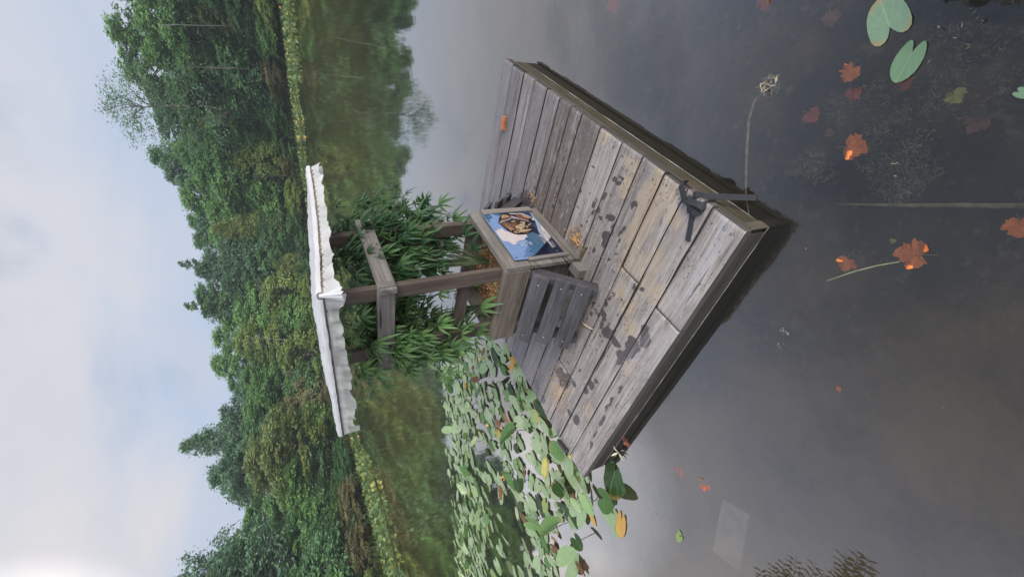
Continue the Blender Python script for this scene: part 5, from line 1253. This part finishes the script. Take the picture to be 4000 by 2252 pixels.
# trees with a look of their own
def special(key, mk, y, x, off, width, label, bark='grey', name='tree'):
    a, s = px_az(y, x); d = interp(BANK, a) + off; return tree(key, mk, a, d, HC + d * s, width, label, GT, name, bark, .3)
special('thin1', 'blue', 262, 262, 2.5, 7.4, 'tall airy tree with a see-through crown standing out above the wood on the right')
special('cone1', 'blue', 1122, 457, 9, 4.6, 'tallest pointed bluish tree above the wood on the left')
special('spike1', 'blue', 667, 444, 10, 1.9, 'thin spiky treetop poking up alone above the middle of the wood')
special('spike1', 'mid', 772, 458, 9, 2.2, 'short spiky treetop left of the thin one')
special('oval1', 'blue', 1200, 532, 7, 5.2, 'rounded dark bluish tree beside the tallest pointed tree')
special('oval3', 'lime', 1170, 622, 1.6, 6.2, 'yellow green rounded tree before the wood, behind the left end of the white roof')
special('cone1', 'lime', 575, 535, 3, 3.4, 'bright yellow green young tree in the middle of the far wood')
special('col1', 'lime', 35, 500, 2.2, 2.2, 'yellow green slender tree by the right edge of the frame')
special('shrub1', 'rust', 1015, 720, 1.6, 3.6, 'dead brownish bush at the left part of the far bank')
special('shrub1', 'lime', 665, 690, 1.2, 1.8, 'small bright green bush above the right half of the white roof')
# pale bare trunks showing between the leaves
M_twigs = M_birch
for i, (y0_, xa, y1_, xb, lb) in enumerate([(62, 400, 66, 618, 'pale birch trunk slanting up through the trees at the right'), (28, 610, 27, 700, 'pale slim trunk low at the right edge of the wood'), (168, 470, 172, 590, 'thin pale trunk in the right part of the wood'), (445, 640, 440, 740, 'thin pale leaning trunk behind the right end of the white roof'),
                                     (603, 690, 606, 755, 'short pale trunk above the middle of the white roof'), (720, 640, 722, 700, 'pale bare stem above the front post'), (848, 620, 858, 770, 'long pale slanting stem behind the left half of the roof'), (935, 720, 938, 800, 'pale stem near the left end of the roof'), (1245, 820, 1235, 900, 'pale stem at the foot of the left wood'), (1405, 830, 1412, 900, 'pale stem at the left edge of the frame')]):
    a1, s1 = px_az(y1_, xb); a0, s0 = px_az(y0_, xa); d = interp(BANK, a1) + 1.2
    p0, p1 = az_pt(a1, d, max(.2, HC + d * s1)), az_pt(a0, d + .5, HC + d * s0)
    q = MB(); n_ = 7; pts = [p0.lerp(p1, k / n_) + Vector((R.gauss(0, .02), R.gauss(0, .02), 0)) for k in range(n_ + 1)]; pts = [Vector((p0.x, p0.y, 0))] + pts
    root = empty('birch_trunk', (p0.x, p0.y, 0)); tag(root, lb, 'tree trunk', 'pale trunks in the far wood')
    q.tube([p - root.location for p in pts], [.042] + [.036 * (1 - .75 * k / n_) + .008 for k in range(n_ + 1)], 6); q.build('trunk', M_birch, root, smooth=True)
    qb = MB()
    for k in range(6):
        f = R.uniform(.3, 1); p = p0.lerp(p1, f) - root.location; dd = Vector((R.gauss(0, 1), R.gauss(0, .5), R.uniform(.2, 1))).normalized() * R.uniform(.4, 1.1)
        qb.tube([p, p + dd * .6, p + dd + Vector((0, 0, .1))], [.02, .014, .006], 4, cap=False)
    qb.build('branch', M_birch, root)
# ------------------------------------------------------------------ near bank, out of frame on the left: fronds that the water mirrors
M_frond = leaf_mat('fern frond', (.12, .13, .04), (.26, .24, .08), .4, .6, False, .3, 4, .4)
def frond_bush(base, tips, label):
    root = empty('fern', base); tag(root, label, 'fern', 'ferns mirrored in the water'); ql, qt = MB(), MB(); base = Vector(base)
    for t_ in tips:
        tip = Vector(t_) - base; c1 = Vector((tip.x * .35, tip.y * .35, tip.z * .9)); pts = [c1 * (2 * (i / 12) * (1 - i / 12)) + tip * (i / 12) ** 2 for i in range(13)]
        qt.tube(pts, [.006 * (1 - .07 * i) for i in range(13)], 5)
        for i in range(3, 13):
            dr = (pts[i] - pts[i - 1]).normalized(); s = dr.cross(Vector((0, 0, 1))).normalized(); L = .13 * (1 - (i - 3) / 12) + .02
            for f in (0, .5):
                p = pts[i - 1].lerp(pts[i], f)
                for sg in (-1, 1): leaflet(ql, p, s * sg + dr * .55 + Vector((0, 0, R.uniform(-.1, .25))), Vector((0, 0, 1)), L * R.uniform(.85, 1.1), L * .11, .3, R.random())
    qt.build('stem', M_stem, root); ql.build('leaves', M_frond, root)
def mirror(px, py, z):
    p = gp(px, py, 0); r = ray(px, py); t = z / -r.z; return (p.x + r.x * t, p.y + r.y * t, z)
frond_bush((-2.35, 1.62, .0), [mirror(2970, 2215, .45), mirror(3060, 2185, .47), mirror(3110, 2172, .5), mirror(3020, 2200, .52), mirror(3150, 2235, .45), mirror(3080, 2230, .5), mirror(3190, 2195, .48), mirror(3220, 2230, .45)], 'farther brownish fern mirrored in the water at the left frame edge')
frond_bush((-2.15, 1.28, .0), [mirror(3300, 2155, .46), mirror(3350, 2150, .48), mirror(3390, 2165, .5), mirror(3405, 2200, .45), mirror(3290, 2200, .5), mirror(3260, 2235, .45), mirror(3330, 2195, .55)], 'nearer brownish fern mirrored in the water at the left frame edge')

q = MB(); nx_, ny_ = 40, 16; pts = []
for j in range(ny_ + 1):
    for i in range(nx_ + 1):
        px, py = 3560 + 900 * i / nx_, -420 + 500 * j / ny_
        v = gp(px, py, 0); e = smooth(0, .35, 1 - j / ny_) * smooth(0, .22, i / nx_)
        v.z = -.03 + .10 * e + .03 * fbm(v.x, v.y, 0, 16) + .02 * fbm(v.x, v.y, 3, 40); pts.append(v)
q.mesh(pts, [(j * (nx_ + 1) + i, (j + 1) * (nx_ + 1) + i, (j + 1) * (nx_ + 1) + i + 1, j * (nx_ + 1) + i + 1) for j in range(ny_) for i in range(nx_)])
mt, nt, out = newmat('bank mud'); b = NB(nt); geo = b.n('ShaderNodeNewGeometry').outputs['Position']
n1 = b.noise(geo, 30, 5, .65); b.l(b.princ(b.mix(b.ramp(n1, .4, .65), (.012, .012, .008), (.05, .047, .03)), .8, n1, .8, .02, .3), out.inputs[0])
kind(q.build('mud_bank', mt, smooth=True), 'structure')

# thin evening air over the pond
HZ = 0.0013
mt, nt, out = newmat('thin haze'); b = NB(nt); v = b.n('ShaderNodeVolumePrincipled')
v.inputs['Color'].default_value = (.86, .92, 1, 1); v.inputs['Density'].default_value = HZ; v.inputs['Anisotropy'].default_value = .2
b.l(v.outputs[0], out.inputs['Volume'])
q = MB(); q.board((0, 82, 14), (460, 260, 34), jit=0); hz = q.build('haze', mt); kind(hz, 'stuff')
